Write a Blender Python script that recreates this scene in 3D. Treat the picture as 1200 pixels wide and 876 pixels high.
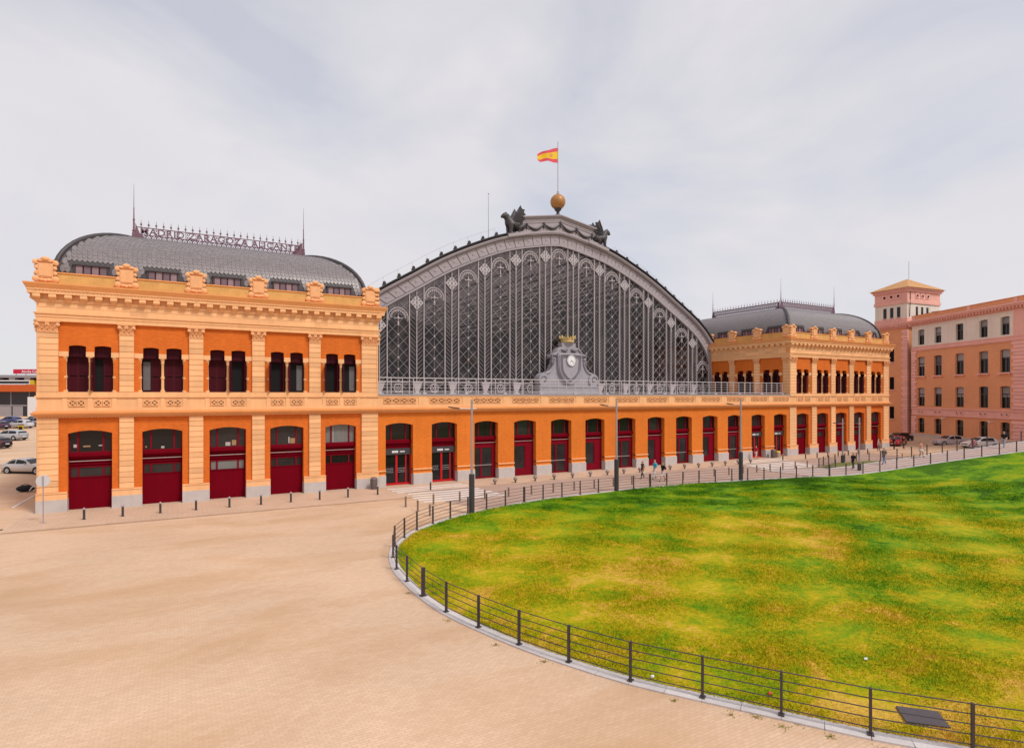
import bpy, bmesh, math, random
import numpy as np
from mathutils import Vector, Matrix
random.seed(7); rng = np.random.default_rng(7)
for o in list(bpy.data.objects): bpy.data.objects.remove(o)
SC = bpy.context.scene; COL = SC.collection; PI = math.pi
# ---------------------------------------------------------------- camera
F_PX = 700.0; PSI = math.atan(F_PX / 1250.0); CAM_D = 103.5 * math.sin(PSI); CAM_H = 8.0
cam = bpy.data.cameras.new('camera'); camo = bpy.data.objects.new('camera', cam); COL.objects.link(camo)
cam.sensor_width = 36; cam.lens = 36 * F_PX / 1200; cam.shift_y = 24.5 / 1200; cam.clip_start = .1; cam.clip_end = 5000
camo.location = (0, -CAM_D, CAM_H); camo.rotation_euler = (PI / 2, 0, -PSI)
SC.camera = camo
# ---------------------------------------------------------------- exposure
SC.view_settings.view_transform = 'Standard'; SC.view_settings.look = 'None'
SC.view_settings.exposure = 0.75; SC.view_settings.gamma = 1
SC.view_settings.use_curve_mapping = False
# ---------------------------------------------------------------- sky and sun
SUN_DIR = Vector((.30, -.68, .95)).normalized()
SUN_EL = math.asin(SUN_DIR.z); SUN_AZ = math.atan2(SUN_DIR.x, SUN_DIR.y)
W = bpy.data.worlds.new('World'); SC.world = W; W.use_nodes = True
nt = W.node_tree; N = nt.nodes; L = nt.links; N.clear()
def wn(t, **k):
    n = N.new(t)
    for a, v in k.items(): setattr(n, a, v)
    return n
out = wn('ShaderNodeOutputWorld'); bg = wn('ShaderNodeBackground'); L.new(bg.outputs[0], out.inputs[0])
sky = wn('ShaderNodeTexSky', sky_type='NISHITA', sun_disc=False, sun_elevation=SUN_EL, sun_rotation=SUN_AZ)
tc = wn('ShaderNodeTexCoord'); mp = wn('ShaderNodeMapping'); L.new(tc.outputs['Generated'], mp.inputs[0])
mp.inputs['Location'].default_value = (-3.1, 5.2, 2.2); mp.inputs['Scale'].default_value = (1, 1, 2.1); mp.inputs['Rotation'].default_value = (0, .25, 2.0)
n1 = wn('ShaderNodeTexNoise'); n1.inputs['Scale'].default_value = 1.9; n1.inputs['Detail'].default_value = 5; n1.inputs['Roughness'].default_value = .52; n1.inputs['Distortion'].default_value = .5
L.new(mp.outputs[0], n1.inputs['Vector'])
cr = wn('ShaderNodeValToRGB'); cr.color_ramp.elements[0].position = .34; cr.color_ramp.elements[1].position = .56
cr.color_ramp.elements[0].color = (.68, .68, .68, 1); cr.color_ramp.elements[1].color = (1, 1, 1, 1)
L.new(n1.outputs[0], cr.inputs[0])
n2 = wn('ShaderNodeTexNoise'); n2.inputs['Scale'].default_value = 3.0; n2.inputs['Detail'].default_value = 7; n2.inputs['Roughness'].default_value = .6; n2.inputs['Distortion'].default_value = .7
L.new(mp.outputs[0], n2.inputs['Vector'])
cc = wn('ShaderNodeMixRGB'); cc.inputs[1].default_value = (.428, .418, .445, 1); cc.inputs[2].default_value = (.482, .470, .484, 1)
L.new(n2.outputs[0], cc.inputs[0])
sk = wn('ShaderNodeMixRGB', blend_type='MULTIPLY'); sk.inputs[0].default_value = 1; sk.inputs[2].default_value = (.085, .085, .085, 1)
L.new(sky.outputs[0], sk.inputs[1])
mx = wn('ShaderNodeMixRGB'); L.new(cr.outputs[0], mx.inputs[0]); L.new(sk.outputs[0], mx.inputs[1]); L.new(cc.outputs[0], mx.inputs[2])
L.new(mx.outputs[0], bg.inputs[0]); bg.inputs[1].default_value = 1.0
sl = bpy.data.lights.new('sun', 'SUN'); sl.energy = 1.5; sl.angle = math.radians(12); sl.color = (1, .95, .88)
so = bpy.data.objects.new('sun', sl); COL.objects.link(so); so.rotation_euler = SUN_DIR.to_track_quat('Z', 'Y').to_euler()
so.location = (0, 0, 80)

# ================================================================ materials
def mat(name, col, rough=.75, var=.14, scale=1.3, fine=.0, fscale=25, bump=0, bscale=40, metal=0, rnd=0, spec=.35, streak=0, coat=0):
    m = bpy.data.materials.new(name); m.use_nodes = True; t = m.node_tree; n = t.nodes; l = t.links
    b = n['Principled BSDF']; b.inputs['Roughness'].default_value = rough; b.inputs['Metallic'].default_value = metal
    b.inputs['Specular IOR Level'].default_value = spec; b.inputs['Coat Weight'].default_value = coat
    g = n.new('ShaderNodeNewGeometry'); a = n.new('ShaderNodeTexNoise'); a.inputs['Scale'].default_value = scale; a.inputs['Detail'].default_value = 6
    a.inputs['Roughness'].default_value = .6
    l.new(g.outputs['Position'], a.inputs['Vector'])
    def mul(x, k):
        q = n.new('ShaderNodeMath'); q.operation = 'MULTIPLY_ADD'; l.new(x, q.inputs[0]); q.inputs[1].default_value = k; q.inputs[2].default_value = -.5 * k; return q.outputs[0]
    def add(x, y):
        q = n.new('ShaderNodeMath'); q.operation = 'ADD'; l.new(x, q.inputs[0]); l.new(y, q.inputs[1]); return q.outputs[0]
    v = mul(a.outputs[0], var * 3)
    if fine:
        b2 = n.new('ShaderNodeTexNoise'); b2.inputs['Scale'].default_value = fscale; b2.inputs['Detail'].default_value = 3
        l.new(g.outputs['Position'], b2.inputs['Vector']); v = add(v, mul(b2.outputs[0], fine * 3))
    if streak:
        mpn = n.new('ShaderNodeMapping'); mpn.inputs['Scale'].default_value = (3, 3, .16); l.new(g.outputs['Position'], mpn.inputs[0])
        b3 = n.new('ShaderNodeTexNoise'); b3.inputs['Scale'].default_value = 1.2; b3.inputs['Detail'].default_value = 5
        l.new(mpn.outputs[0], b3.inputs['Vector']); v = add(v, mul(b3.outputs[0], streak * 3))
    if rnd:
        oi = n.new('ShaderNodeObjectInfo'); v = add(v, mul(oi.outputs['Random'], rnd * 2))
    one = n.new('ShaderNodeMath'); one.operation = 'ADD'; l.new(v, one.inputs[0]); one.inputs[1].default_value = 1
    h = n.new('ShaderNodeHueSaturation'); h.inputs['Color'].default_value = (*col, 1); l.new(one.outputs[0], h.inputs['Value'])
    l.new(h.outputs[0], b.inputs['Base Color'])
    if bump:
        nb = n.new('ShaderNodeTexNoise'); nb.inputs['Scale'].default_value = bscale; nb.inputs['Detail'].default_value = 4
        l.new(g.outputs['Position'], nb.inputs['Vector'])
        bp = n.new('ShaderNodeBump'); bp.inputs['Strength'].default_value = bump; bp.inputs['Distance'].default_value = .03
        l.new(nb.outputs[0], bp.inputs['Height']); l.new(bp.outputs[0], b.inputs['Normal'])
    m['hsv'] = h.name
    return m
def brickmat(name, c1, c2, mortar, bw, bh, plane='xz', mort=.012, var=.16, rough=.85, bump=.4, vscale=.35, streak=.0, stain=None):
    m = mat(name, c1, rough, var, vscale, .05, 9, streak=streak, spec=.25); t = m.node_tree; n = t.nodes; l = t.links
    b = n['Principled BSDF']; h = n[m['hsv']]; g = n.new('ShaderNodeNewGeometry'); s = n.new('ShaderNodeSeparateXYZ'); l.new(g.outputs['Position'], s.inputs[0])
    cv = n.new('ShaderNodeCombineXYZ')
    if plane == 'xz':
        ad = n.new('ShaderNodeMath'); l.new(s.outputs[0], ad.inputs[0]); l.new(s.outputs[1], ad.inputs[1]); l.new(ad.outputs[0], cv.inputs[0]); l.new(s.outputs[2], cv.inputs[1])
    else:
        l.new(s.outputs[0], cv.inputs[0]); l.new(s.outputs[1], cv.inputs[1])
    br = n.new('ShaderNodeTexBrick'); l.new(cv.outputs[0], br.inputs['Vector']); br.inputs['Scale'].default_value = 1
    br.inputs['Brick Width'].default_value = bw; br.inputs['Row Height'].default_value = bh; br.inputs['Mortar Size'].default_value = mort
    br.inputs['Color1'].default_value = (*c1, 1); br.inputs['Color2'].default_value = (*c2, 1); br.inputs['Mortar'].default_value = (*mortar, 1)
    if stain:
        mp_ = n.new('ShaderNodeMapping'); mp_.inputs['Rotation'].default_value = (0, 0, .5); mp_.inputs['Scale'].default_value = (.6, 1.5, 1); l.new(g.outputs['Position'], mp_.inputs[0])
        ns = n.new('ShaderNodeTexNoise'); ns.inputs['Scale'].default_value = .22; ns.inputs['Detail'].default_value = 8; ns.inputs['Roughness'].default_value = .62; ns.inputs['Distortion'].default_value = .4; l.new(mp_.outputs[0], ns.inputs['Vector'])
        mr = n.new('ShaderNodeMapRange'); mr.inputs[1].default_value = .46; mr.inputs[2].default_value = .72; mr.inputs[4].default_value = .85; l.new(ns.outputs[0], mr.inputs[0])
        mxs = n.new('ShaderNodeMixRGB'); l.new(mr.outputs[0], mxs.inputs[0]); l.new(br.outputs['Color'], mxs.inputs[1]); mxs.inputs[2].default_value = (*stain, 1); l.new(mxs.outputs[0], h.inputs['Color'])
    else: l.new(br.outputs['Color'], h.inputs['Color'])
    if bump:
        bp = n.new('ShaderNodeBump'); bp.inputs['Strength'].default_value = bump; bp.inputs['Distance'].default_value = .01; bp.invert = True
        l.new(br.outputs['Fac'], bp.inputs['Height']); l.new(bp.outputs[0], b.inputs['Normal'])
    return m
def glassmat(name, trans, dust, dustcol, rough=.06):
    m = bpy.data.materials.new(name); m.use_nodes = True; t = m.node_tree; n = t.nodes; l = t.links; n.clear()
    o = n.new('ShaderNodeOutputMaterial'); tr = n.new('ShaderNodeBsdfTransparent'); tr.inputs[0].default_value = (*trans, 1)
    gl = n.new('ShaderNodeBsdfGlossy'); gl.inputs['Roughness'].default_value = rough; df = n.new('ShaderNodeBsdfDiffuse'); df.inputs[0].default_value = (*dustcol, 1)
    fr = n.new('ShaderNodeFresnel'); fr.inputs[0].default_value = 1.5
    m1 = n.new('ShaderNodeMixShader'); m1.inputs[0].default_value = dust; l.new(tr.outputs[0], m1.inputs[1]); l.new(df.outputs[0], m1.inputs[2])
    m2 = n.new('ShaderNodeMixShader'); l.new(fr.outputs[0], m2.inputs[0]); l.new(m1.outputs[0], m2.inputs[1]); l.new(gl.outputs[0], m2.inputs[2]); l.new(m2.outputs[0], o.inputs[0])
    return m
STONE = mat('peach_sandstone', (.82, .45, .215), .85, .12, .8, .06, 14, .25, 30, streak=.085)
BLOCK = mat('peach_stone_block', (.82, .455, .222), .85, .09, .9, .06, 16, .3, 30, rnd=.13, streak=.05)
JOINT = mat('brown_joint_mortar', (.40, .17, .06), .9, .1)
STONE_D = mat('orange_moulding_stone', (.76, .33, .115), .85, .10, .9, .05, 14, .2, 30)
ATTIC = mat('ochre_attic_stone', (.62, .36, .12), .9, .22, 1.5, .12, 10, .4, 22)
CARVE = mat('carved_terracotta', (.80, .42, .20), .85, .14, 3, .1, 18, .5, 20)
BRICK = brickmat('orange_brick', (.70, .15, .012), (.58, .115, .009), (.62, .19, .045), .25, .07, mort=.008, var=.12, streak=.07)
BRICK_A = brickmat('orange_arcade_brick', (.75, .185, .014), (.64, .15, .012), (.66, .22, .05), .25, .07, mort=.008, var=.12, streak=.07)
PLINTH = mat('grey_granite_plinth', (.50, .45, .43), .8, .12, 1.2, .1, 20, .2, 40, streak=.05)
RED = mat('oxblood_door_paint', (.15, .0008, .008), .65, .12, .8, streak=.06, spec=.05)
REDF = mat('crimson_frame_paint', (.185, .002, .012), .6, .10, .8, spec=.1, streak=.05)
REDB = mat('bright_red_door_frame', (.50, .006, .012), .5, .06, .8, spec=.25)
SHUT = mat('dark_maroon_shutter', (.062, .003, .010), .65, .12, 1.2, rnd=.12, spec=.2)
STRIP = mat('aluminium_strip', (.6, .52, .5), .4, .05, metal=.6)
GLASS = mat('dark_window_glass', (.010, .009, .010), .07, .2, .9, spec=.35)
GLASS2 = mat('greyish_window_glass', (.026, .022, .023), .1, .6, .9, spec=.4)
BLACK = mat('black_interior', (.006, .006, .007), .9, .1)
CURT = mat('pale_blind', (.13, .12, .125), .8, .12, 2)
ZINC = mat('grey_zinc_tile', (.20, .175, .18), .4, .10, 1.5, .22, 4, spec=.45)
ZINC2 = mat('dark_zinc_flashing', (.06, .052, .057), .5, .12, 1.5, spec=.4)
IRON = mat('lavender_grey_iron', (.36, .315, .335), .55, .08, .7, spec=.4, streak=.05)
IRONL = mat('pale_grey_iron_bar', (.48, .43, .44), .5, .06, .7, spec=.4)
IRONP = mat('purple_brown_iron', (.19, .10, .13), .6, .1, 2)
BRONZE = mat('dark_bronze', (.05, .043, .047), .5, .35, 3, .2, 9, 1.0, 5, spec=.5)
GOLD = mat('gilded_ball', (.40, .19, .06), .45, .18, 2, metal=.15)
GOLDL = mat('pale_gilding', (.58, .42, .17), .6, .2, 3)
LEAD = mat('blue_grey_lead', (.33, .305, .335), .6, .14, 1.3, .08, 12, spec=.4)
LEADD = mat('dark_lead', (.155, .14, .165), .6, .14, 1.3)
ROOF = mat('dark_hall_roof', (.06, .055, .06), .7, .15, .5)
VAULT_GRADING = bpy.data.materials.new('translucent_vault_lining'); VAULT_GRADING.use_nodes = True; _t = VAULT_GRADING.node_tree; _n = _t.nodes; _n.clear()
_o = _n.new('ShaderNodeOutputMaterial'); _a = _n.new('ShaderNodeBsdfTranslucent'); _a.inputs[0].default_value = (.26, .23, .23, 1); _b = _n.new('ShaderNodeBsdfDiffuse'); _b.inputs[0].default_value = (.26, .22, .22, 1)
_m = _n.new('ShaderNodeMixShader'); _m.inputs[0].default_value = .5; _t.links.new(_a.outputs[0], _m.inputs[1]); _t.links.new(_b.outputs[0], _m.inputs[2]); _t.links.new(_m.outputs[0], _o.inputs[0])  # translucent so the vault glows softly behind the upper panes
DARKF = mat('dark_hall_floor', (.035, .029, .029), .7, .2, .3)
PGL = [glassmat('hall_glass_clear', (.52, .47, .47), .07, (.26, .22, .22), .10), glassmat('hall_glass_dusty', (.50, .45, .45), .14, (.28, .24, .24), .2), glassmat('hall_glass_dark', (.36, .32, .325), .04, (.22, .19, .19), .08)]
PAVE = brickmat('peach_pavers', (.655, .455, .315), (.59, .40, .27), (.53, .35, .23), .21, .105, 'xy', .008, .14, .85, .35, .10, stain=(.50, .30, .16))
SIDE = brickmat('sidewalk_slabs', (.58, .40, .285), (.545, .375, .265), (.44, .29, .195), .6, .4, 'xy', .012, .14, .85, .3, .3)
ROADM = brickmat('greyish_pink_setts', (.46, .32, .26), (.42, .29, .235), (.34, .23, .18), .21, .105, 'xy', .012, .15, .85, .3, .2)
PATHM = brickmat('pinkish_path_setts', (.50, .37, .33), (.46, .34, .30), (.38, .28, .25), .4, .4, 'xy', .015, .12, .85, .3, .3)
KERB = mat('pale_granite_kerb', (.55, .50, .49), .8, .14, 1.2, .1, 15, .2, 30, rnd=.08)
KERB2 = mat('tan_kerb', (.50, .33, .22), .85, .14, 1.2, .1, 15, rnd=.08)
PAINT = mat('white_road_paint', (.72, .66, .62), .7, .18, 1.5, .12, 8)
STEEL = mat('dark_brown_steel', (.055, .04, .042), .5, .15, 2, spec=.45)
GALV = mat('galvanised_steel', (.42, .38, .40), .45, .08, 1, metal=.5)
TANB = mat('weathered_tan_steel', (.22, .15, .11), .6, .15, 2)
DGREY = mat('charcoal_paint', (.05, .046, .05), .45, .1, 1)
BALLC = mat('grey_concrete', (.27, .22, .20), .85, .15, 4, .1, 20, .2, 30)
RUBBER = mat('tyre_rubber', (.012, .012, .012), .8, .1)
CHROME = mat('alloy_rim', (.45, .44, .45), .35, .05, metal=.7)
LAMPW = mat('clear_lamp_glass', (.7, .68, .66), .15, .02, spec=.6)
LAMPR = mat('red_lamp_glass', (.4, .01, .01), .2, .02, spec=.6)
WHITEP = mat('white_plastic', (.75, .74, .74), .5, .04)
YEL = mat('yellow_plastic', (.75, .50, .03), .5, .06)
PBRICK = brickmat('salmon_brick', (.80, .335, .16), (.70, .28, .13), (.72, .37, .21), .25, .07, mort=.008, var=.10)
PINK = mat('pink_stone_trim', (.80, .41, .335), .8, .12, .8, .06, 10, streak=.06)
PINKB = mat('pink_quoin_block', (.84, .43, .37), .8, .08, .8, .05, 10, rnd=.08)
PALEW = mat('pale_cream_render', (.74, .63, .54), .85, .10, .5, streak=.08)
RTILE = brickmat('tan_roof_tile', (.58, .31, .13), (.53, .28, .12), (.42, .21, .09), .3, .3, 'xy', .03, .12)
FARG = mat('far_dark_glazing', (.035, .032, .04), .3, .2, .2)
FARO = mat('far_orange_fascia', (.55, .10, .015), .6, .08, .2)
FARR = mat('red_sign_panel', (.58, .012, .05), .5, .05)
FARC = mat('far_grey_concrete', (.33, .30, .31), .8, .12, .3)
def flat(name, c, r=.6, **k): return mat(name, c, r, .06, 2, **k)

# ================================================================ helpers
class MB:
    def __init__(s): s.v = []; s.f = []; s.m = []
    def add(s, vs, fs, mi=0):
        o = len(s.v); s.v += [tuple(p) for p in vs]; s.f += [tuple(i + o for i in f) for f in fs]; s.m += [mi] * len(fs); return s
    def hexa(s, p, mi=0):
        return s.add(p, [(3, 2, 1, 0), (4, 5, 6, 7), (0, 1, 5, 4), (1, 2, 6, 5), (2, 3, 7, 6), (3, 0, 4, 7)], mi)
    def box(s, x0, x1, y0, y1, z0, z1, mi=0):
        x0, x1 = min(x0, x1), max(x0, x1); y0, y1 = min(y0, y1), max(y0, y1)
        return s.hexa([(x0, y0, z0), (x1, y0, z0), (x1, y1, z0), (x0, y1, z0), (x0, y0, z1), (x1, y0, z1), (x1, y1, z1), (x0, y1, z1)], mi)
    def prism(s, a, b, mi=0):       # two loops of equal length
        n = len(a); fs = [tuple(range(n - 1, -1, -1)), tuple(range(n, 2 * n))]
        fs += [(i, (i + 1) % n, n + (i + 1) % n, n + i) for i in range(n)]
        return s.add(list(a) + list(b), fs, mi)
    def tube(s, pts, r, n=6, closed=False, mi=0):
        pts = [Vector(p) for p in pts]; k = len(pts); rs = r if isinstance(r, (list, tuple)) else [r] * k
        vs = []; up = Vector((0, 0, 1))
        for i, p in enumerate(pts):
            a = pts[(i - 1) % k] if (closed or i) else p; b = pts[(i + 1) % k] if (closed or i < k - 1) else p
            d = (b - a).normalized(); x = d.cross(up)
            if x.length < 1e-3: x = Vector((1, 0, 0))
            x.normalize(); y = x.cross(d).normalized()
            for j in range(n):
                t = 2 * PI * j / n; vs.append(p + (x * math.cos(t) + y * math.sin(t)) * rs[i])
        fs = []
        for i in range(k if closed else k - 1):
            for j in range(n):
                i2 = (i + 1) % k; fs.append((i * n + j, i * n + (j + 1) % n, i2 * n + (j + 1) % n, i2 * n + j))
        if not closed: fs += [tuple(range(n))[::-1], tuple(range((k - 1) * n, k * n))]
        return s.add(vs, fs, mi)
    def lathe(s, prof, c=(0, 0, 0), n=12, axis='z', mi=0):
        vs = []
        for r, z in prof:
            for j in range(n):
                t = 2 * PI * j / n; a, b = r * math.cos(t), r * math.sin(t)
                q = (a, b, z) if axis == 'z' else ((a, z, b) if axis == 'y' else (z, a, b))
                vs.append((c[0] + q[0], c[1] + q[1], c[2] + q[2]))
        k = len(prof); fs = [(i * n + j, i * n + (j + 1) % n, (i + 1) * n + (j + 1) % n, (i + 1) * n + j) for i in range(k - 1) for j in range(n)]
        fs += [tuple(range(n))[::-1], tuple(range((k - 1) * n, k * n))]
        return s.add(vs, fs, mi)
    def ball(s, c, r, n=12, k=7, sc=(1, 1, 1), mi=0):
        pr = [(max(1e-3, math.sin(PI * i / k)) * r, -math.cos(PI * i / k) * r) for i in range(k + 1)]
        t = MB().lathe(pr, n=n)
        return s.add([(c[0] + x * sc[0], c[1] + y * sc[1], c[2] + z * sc[2]) for x, y, z in t.v], t.f, mi)
    def mesh(s, name, smooth=None, recalc=True):
        me = bpy.data.meshes.new(name); me.from_pydata(s.v, [], s.f)
        if any(s.m): me.polygons.foreach_set('material_index', s.m)
        if recalc:
            bm = bmesh.new(); bm.from_mesh(me); bmesh.ops.recalc_face_normals(bm, faces=bm.faces); bm.to_mesh(me); bm.free()
        if smooth is not None:
            me.polygons.foreach_set('use_smooth', [True] * len(me.polygons)); me.set_sharp_from_angle(angle=math.radians(smooth))
        return me
    def build(s, name, m, parent=None, smooth=None, recalc=True):
        me = s.mesh(name, smooth, recalc)
        return put(name, me, m, parent)
def put(name, me, m=None, parent=None, loc=None, rotz=None):
    if m is not None and len(me.materials) == 0:
        for q in (m if isinstance(m, (list, tuple)) else [m]): me.materials.append(q)
    o = bpy.data.objects.new(name, me); COL.objects.link(o)
    if parent is not None:
        o.parent = parent
        if parent.parent is None and parent.type == 'EMPTY': o.location = -parent.location
    if loc is not None: o.location = o.location + Vector(loc)
    if rotz is not None: o.rotation_euler.z = rotz
    return o
def thing(name, label, cat, loc=(0, 0, 0), group=None, rotz=0):
    o = bpy.data.objects.new(name, None); COL.objects.link(o); o.location = loc; o.rotation_euler.z = rotz; o.empty_display_size = .3
    tag(o, label, cat, group); return o
def tag(o, label=None, cat=None, group=None, kind=None):
    if label: o['label'] = label
    if cat: o['category'] = cat
    if group: o['group'] = group
    if kind: o['kind'] = kind
    return o
def copy_tree(o, parent=None, loc=None, rotz=None, label=None):
    c = o.copy(); COL.objects.link(c); c.parent = parent
    if loc is not None: c.location = loc
    if rotz is not None: c.rotation_euler.z = rotz
    if label: c['label'] = label
    for ch in list(o.children): copy_tree(ch, c)
    return c
def local(root, build):     # parts modelled in the thing's own coordinates
    loc = root.location.copy(); rz = root.rotation_euler.z
    root.location = (0, 0, 0); root.rotation_euler.z = 0; build(); root.location = loc; root.rotation_euler.z = rz
ORD = ['first', 'second', 'third', 'fourth', 'fifth', 'sixth', 'seventh', 'eighth', 'ninth', 'tenth', 'eleventh', 'twelfth', 'thirteenth', 'fourteenth', 'fifteenth', 'sixteenth', 'seventeenth', 'eighteenth', 'nineteenth', 'twentieth']
def smooth01(t): t = np.clip(t, 0, 1); return t * t * (3 - 2 * t)
def catmull(P, n=6):
    P = [np.array(p, float) for p in P]; out = []
    for i in range(len(P) - 1):
        p0 = P[max(i - 1, 0)]; p1, p2 = P[i], P[i + 1]; p3 = P[min(i + 2, len(P) - 1)]
        for j in range(n):
            t = j / n
            out.append(.5 * (2 * p1 + (p2 - p0) * t + (2 * p0 - 5 * p1 + 4 * p2 - p3) * t * t + (3 * p1 - p0 - 3 * p2 + p3) * t ** 3))
    out.append(P[-1]); return out

# ================================================================ terrain
def ramp(X, Y):
    q = np.minimum((X - 54) * .927 - (Y + 14.2) * .375, 48) - 5
    return .12 * (np.sqrt(q * q + 6) + q) / 2
def ground_z(X, Y):
    X = np.asarray(X, float); Y = np.asarray(Y, float)
    lot = smooth01((-8.5 - X) / 1.2) * np.clip(Y - 4, 0, 110) * .024
    car = smooth01((X - 82) / 11) * (.098 * np.clip(-Y, 0, 30) + .04 * np.clip(X - 93, 0, 25)) * smooth01((70 - np.abs(Y)) / 30)
    return lot + car
def gz(x, y): return float(ground_z(x, y))
gx = np.unique(np.concatenate([np.linspace(-900, -120, 9), np.linspace(-120, -20, 15), np.linspace(-20, 125, 100), np.linspace(125, 900, 10)]))
gy = np.unique(np.concatenate([np.linspace(-900, -80, 8), np.linspace(-80, 20, 60), np.linspace(20, 140, 40), np.linspace(140, 1200, 8)]))
m = MB(); GX, GY = np.meshgrid(gx, gy); GZ = ground_z(GX, GY) - .004
m.v = [tuple(p) for p in np.stack([GX, GY, GZ], -1).reshape(-1, 3)]; nx_ = len(gx)
m.f = [(j * nx_ + i, j * nx_ + i + 1, (j + 1) * nx_ + i + 1, (j + 1) * nx_ + i) for j in range(len(gy) - 1) for i in range(nx_ - 1)]; m.m = [0] * len(m.f)
tag(m.build('ground', PAVE, smooth=30, recalc=False), kind='structure')
m = MB(); m.box(-8.9, 16.2, -6.0, 1, -.3, .03); m.box(16.2, 94, -3.6, 1, -.3, .03)
tag(m.build('sidewalk', SIDE), kind='structure')
kr = thing('kerb', None, None); tag(kr, kind='structure')
def kerb_run(x0, x1, y, z=.045, w=.16, ln=1.0):
    me = MB().box(0, ln - .012, -w, 0, -.2, 0).mesh('kerb_stone'); x = x0
    while x < x1 - .2: put('kerb_stone', me, KERB2, kr, (x, y, z)); x += ln
kerb_run(-8.9, 16.0, -6.0); kerb_run(18.5, 92, -3.6)
m = MB(); m.add([(18.5, -3.76, .004), (17.5, -9.6, .004), (19.5, -14.5, .004), (40, -14.5, .004), (58, -17.5, .004), (64, -17.5, .004), (68, -9.4, .004), (92, -9.4, .004), (92, -3.76, .004)], [tuple(range(9))])
tag(m.build('road', ROADM, recalc=False), kind='structure')
# crosswalks
for (xa, xb, n) in ((15.4, 22.3, 8), (57.5, 66.0, 8)):
    cwk = thing('crosswalk', None, None); tag(cwk, kind='structure')
    for k in range(n):
        y = -1.35 - k * .98; sk_ = (0.09 if xa < 30 else -.42) * k
        z = .038 if y > -3.5 else .012
        MB().add([(xa + sk_, y - .5, z), (xb + sk_, y - .5, z), (xb + sk_, y, z), (xa + sk_, y, z)], [(0, 1, 2, 3)]).build('painted_stripe', PAINT, cwk, recalc=False)
# lawn outline = fence line
near = [(22, -50.2), (18.4, -47.2), (15.47, -43.97), (14.19, -42.45), (13.12, -40.87), (12.07, -39.29), (11.02, -37.65), (10.19, -35.84), (9.52, -34.03), (9.01, -32.13), (8.62, -30.23), (8.5, -28.18), (8.56, -26.1), (8.74, -24.15), (9.22, -22.17), (9.95, -20.2), (11.05, -18.55), (12.32, -17.1), (13.79, -15.93), (15.4, -14.9), (17.05, -14.05), (18.8, -13.38), (20.6, -12.81), (22.5, -12.25), (24.4, -11.87), (26.28, -11.65), (28.1, -11.55), (30, -11.45), (31.9, -11.36), (33.85, -11.3), (35.7, -11.3), (37.5, -11.43), (39.3, -11.56), (41.13, -11.72), (43, -11.92), (44.85, -12.2), (46.6, -12.54), (48.4, -12.92), (50.28, -13.3), (52.1, -13.7), (53.9, -14.18), (55.7, -14.72), (57.5, -15.28), (59.35, -15.87), (61.15, -16.5), (62.95, -17.15), (64.75, -17.83), (66.55, -18.5), (68.3, -19.2), (70.0, -19.95), (71.75, -20.75), (73.4, -21.6), (75.1, -22.4), (76.8, -23.25), (78.5, -24.1), (80.2, -25)]
fence_xy = [tuple(p) for p in near]
outline = catmull(near, 3) + [np.array(p) for p in [(90, -31), (97, -42), (94, -54), (82, -62), (64, -65), (46, -64), (33, -58.5), (27, -54.3)]]
CEN = np.array([46., -35.])
def inset(p, d): v = CEN - p; return p + v / np.linalg.norm(v) * d
nb = len(outline); rings = [0, .02, .05, .1, .17, .25, .34, .44, .55, .66, .78, .9, .985]
def lawn_z(X, Y): return ramp(X, Y) + .06 + .05 * np.sin(X * .35 + 1) * np.sin(Y * .41)
m = MB(); b0 = [inset(p, .22) for p in outline]
for r in rings:
    for p in b0:
        q = p + (CEN - p) * r; z = float(lawn_z(q[0], q[1])) if r > 0 else float(ramp(q[0], q[1])) + .0
        m.v.append((q[0], q[1], z + (0 if r else .02)))
for i in range(len(rings) - 1):
    for j in range(nb): m.f.append((i * nb + j, i * nb + (j + 1) % nb, (i + 1) * nb + (j + 1) % nb, (i + 1) * nb + j))
m.f.append(tuple((len(rings) - 1) * nb + j for j in range(nb))); m.m = [0] * len(m.f)
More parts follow.
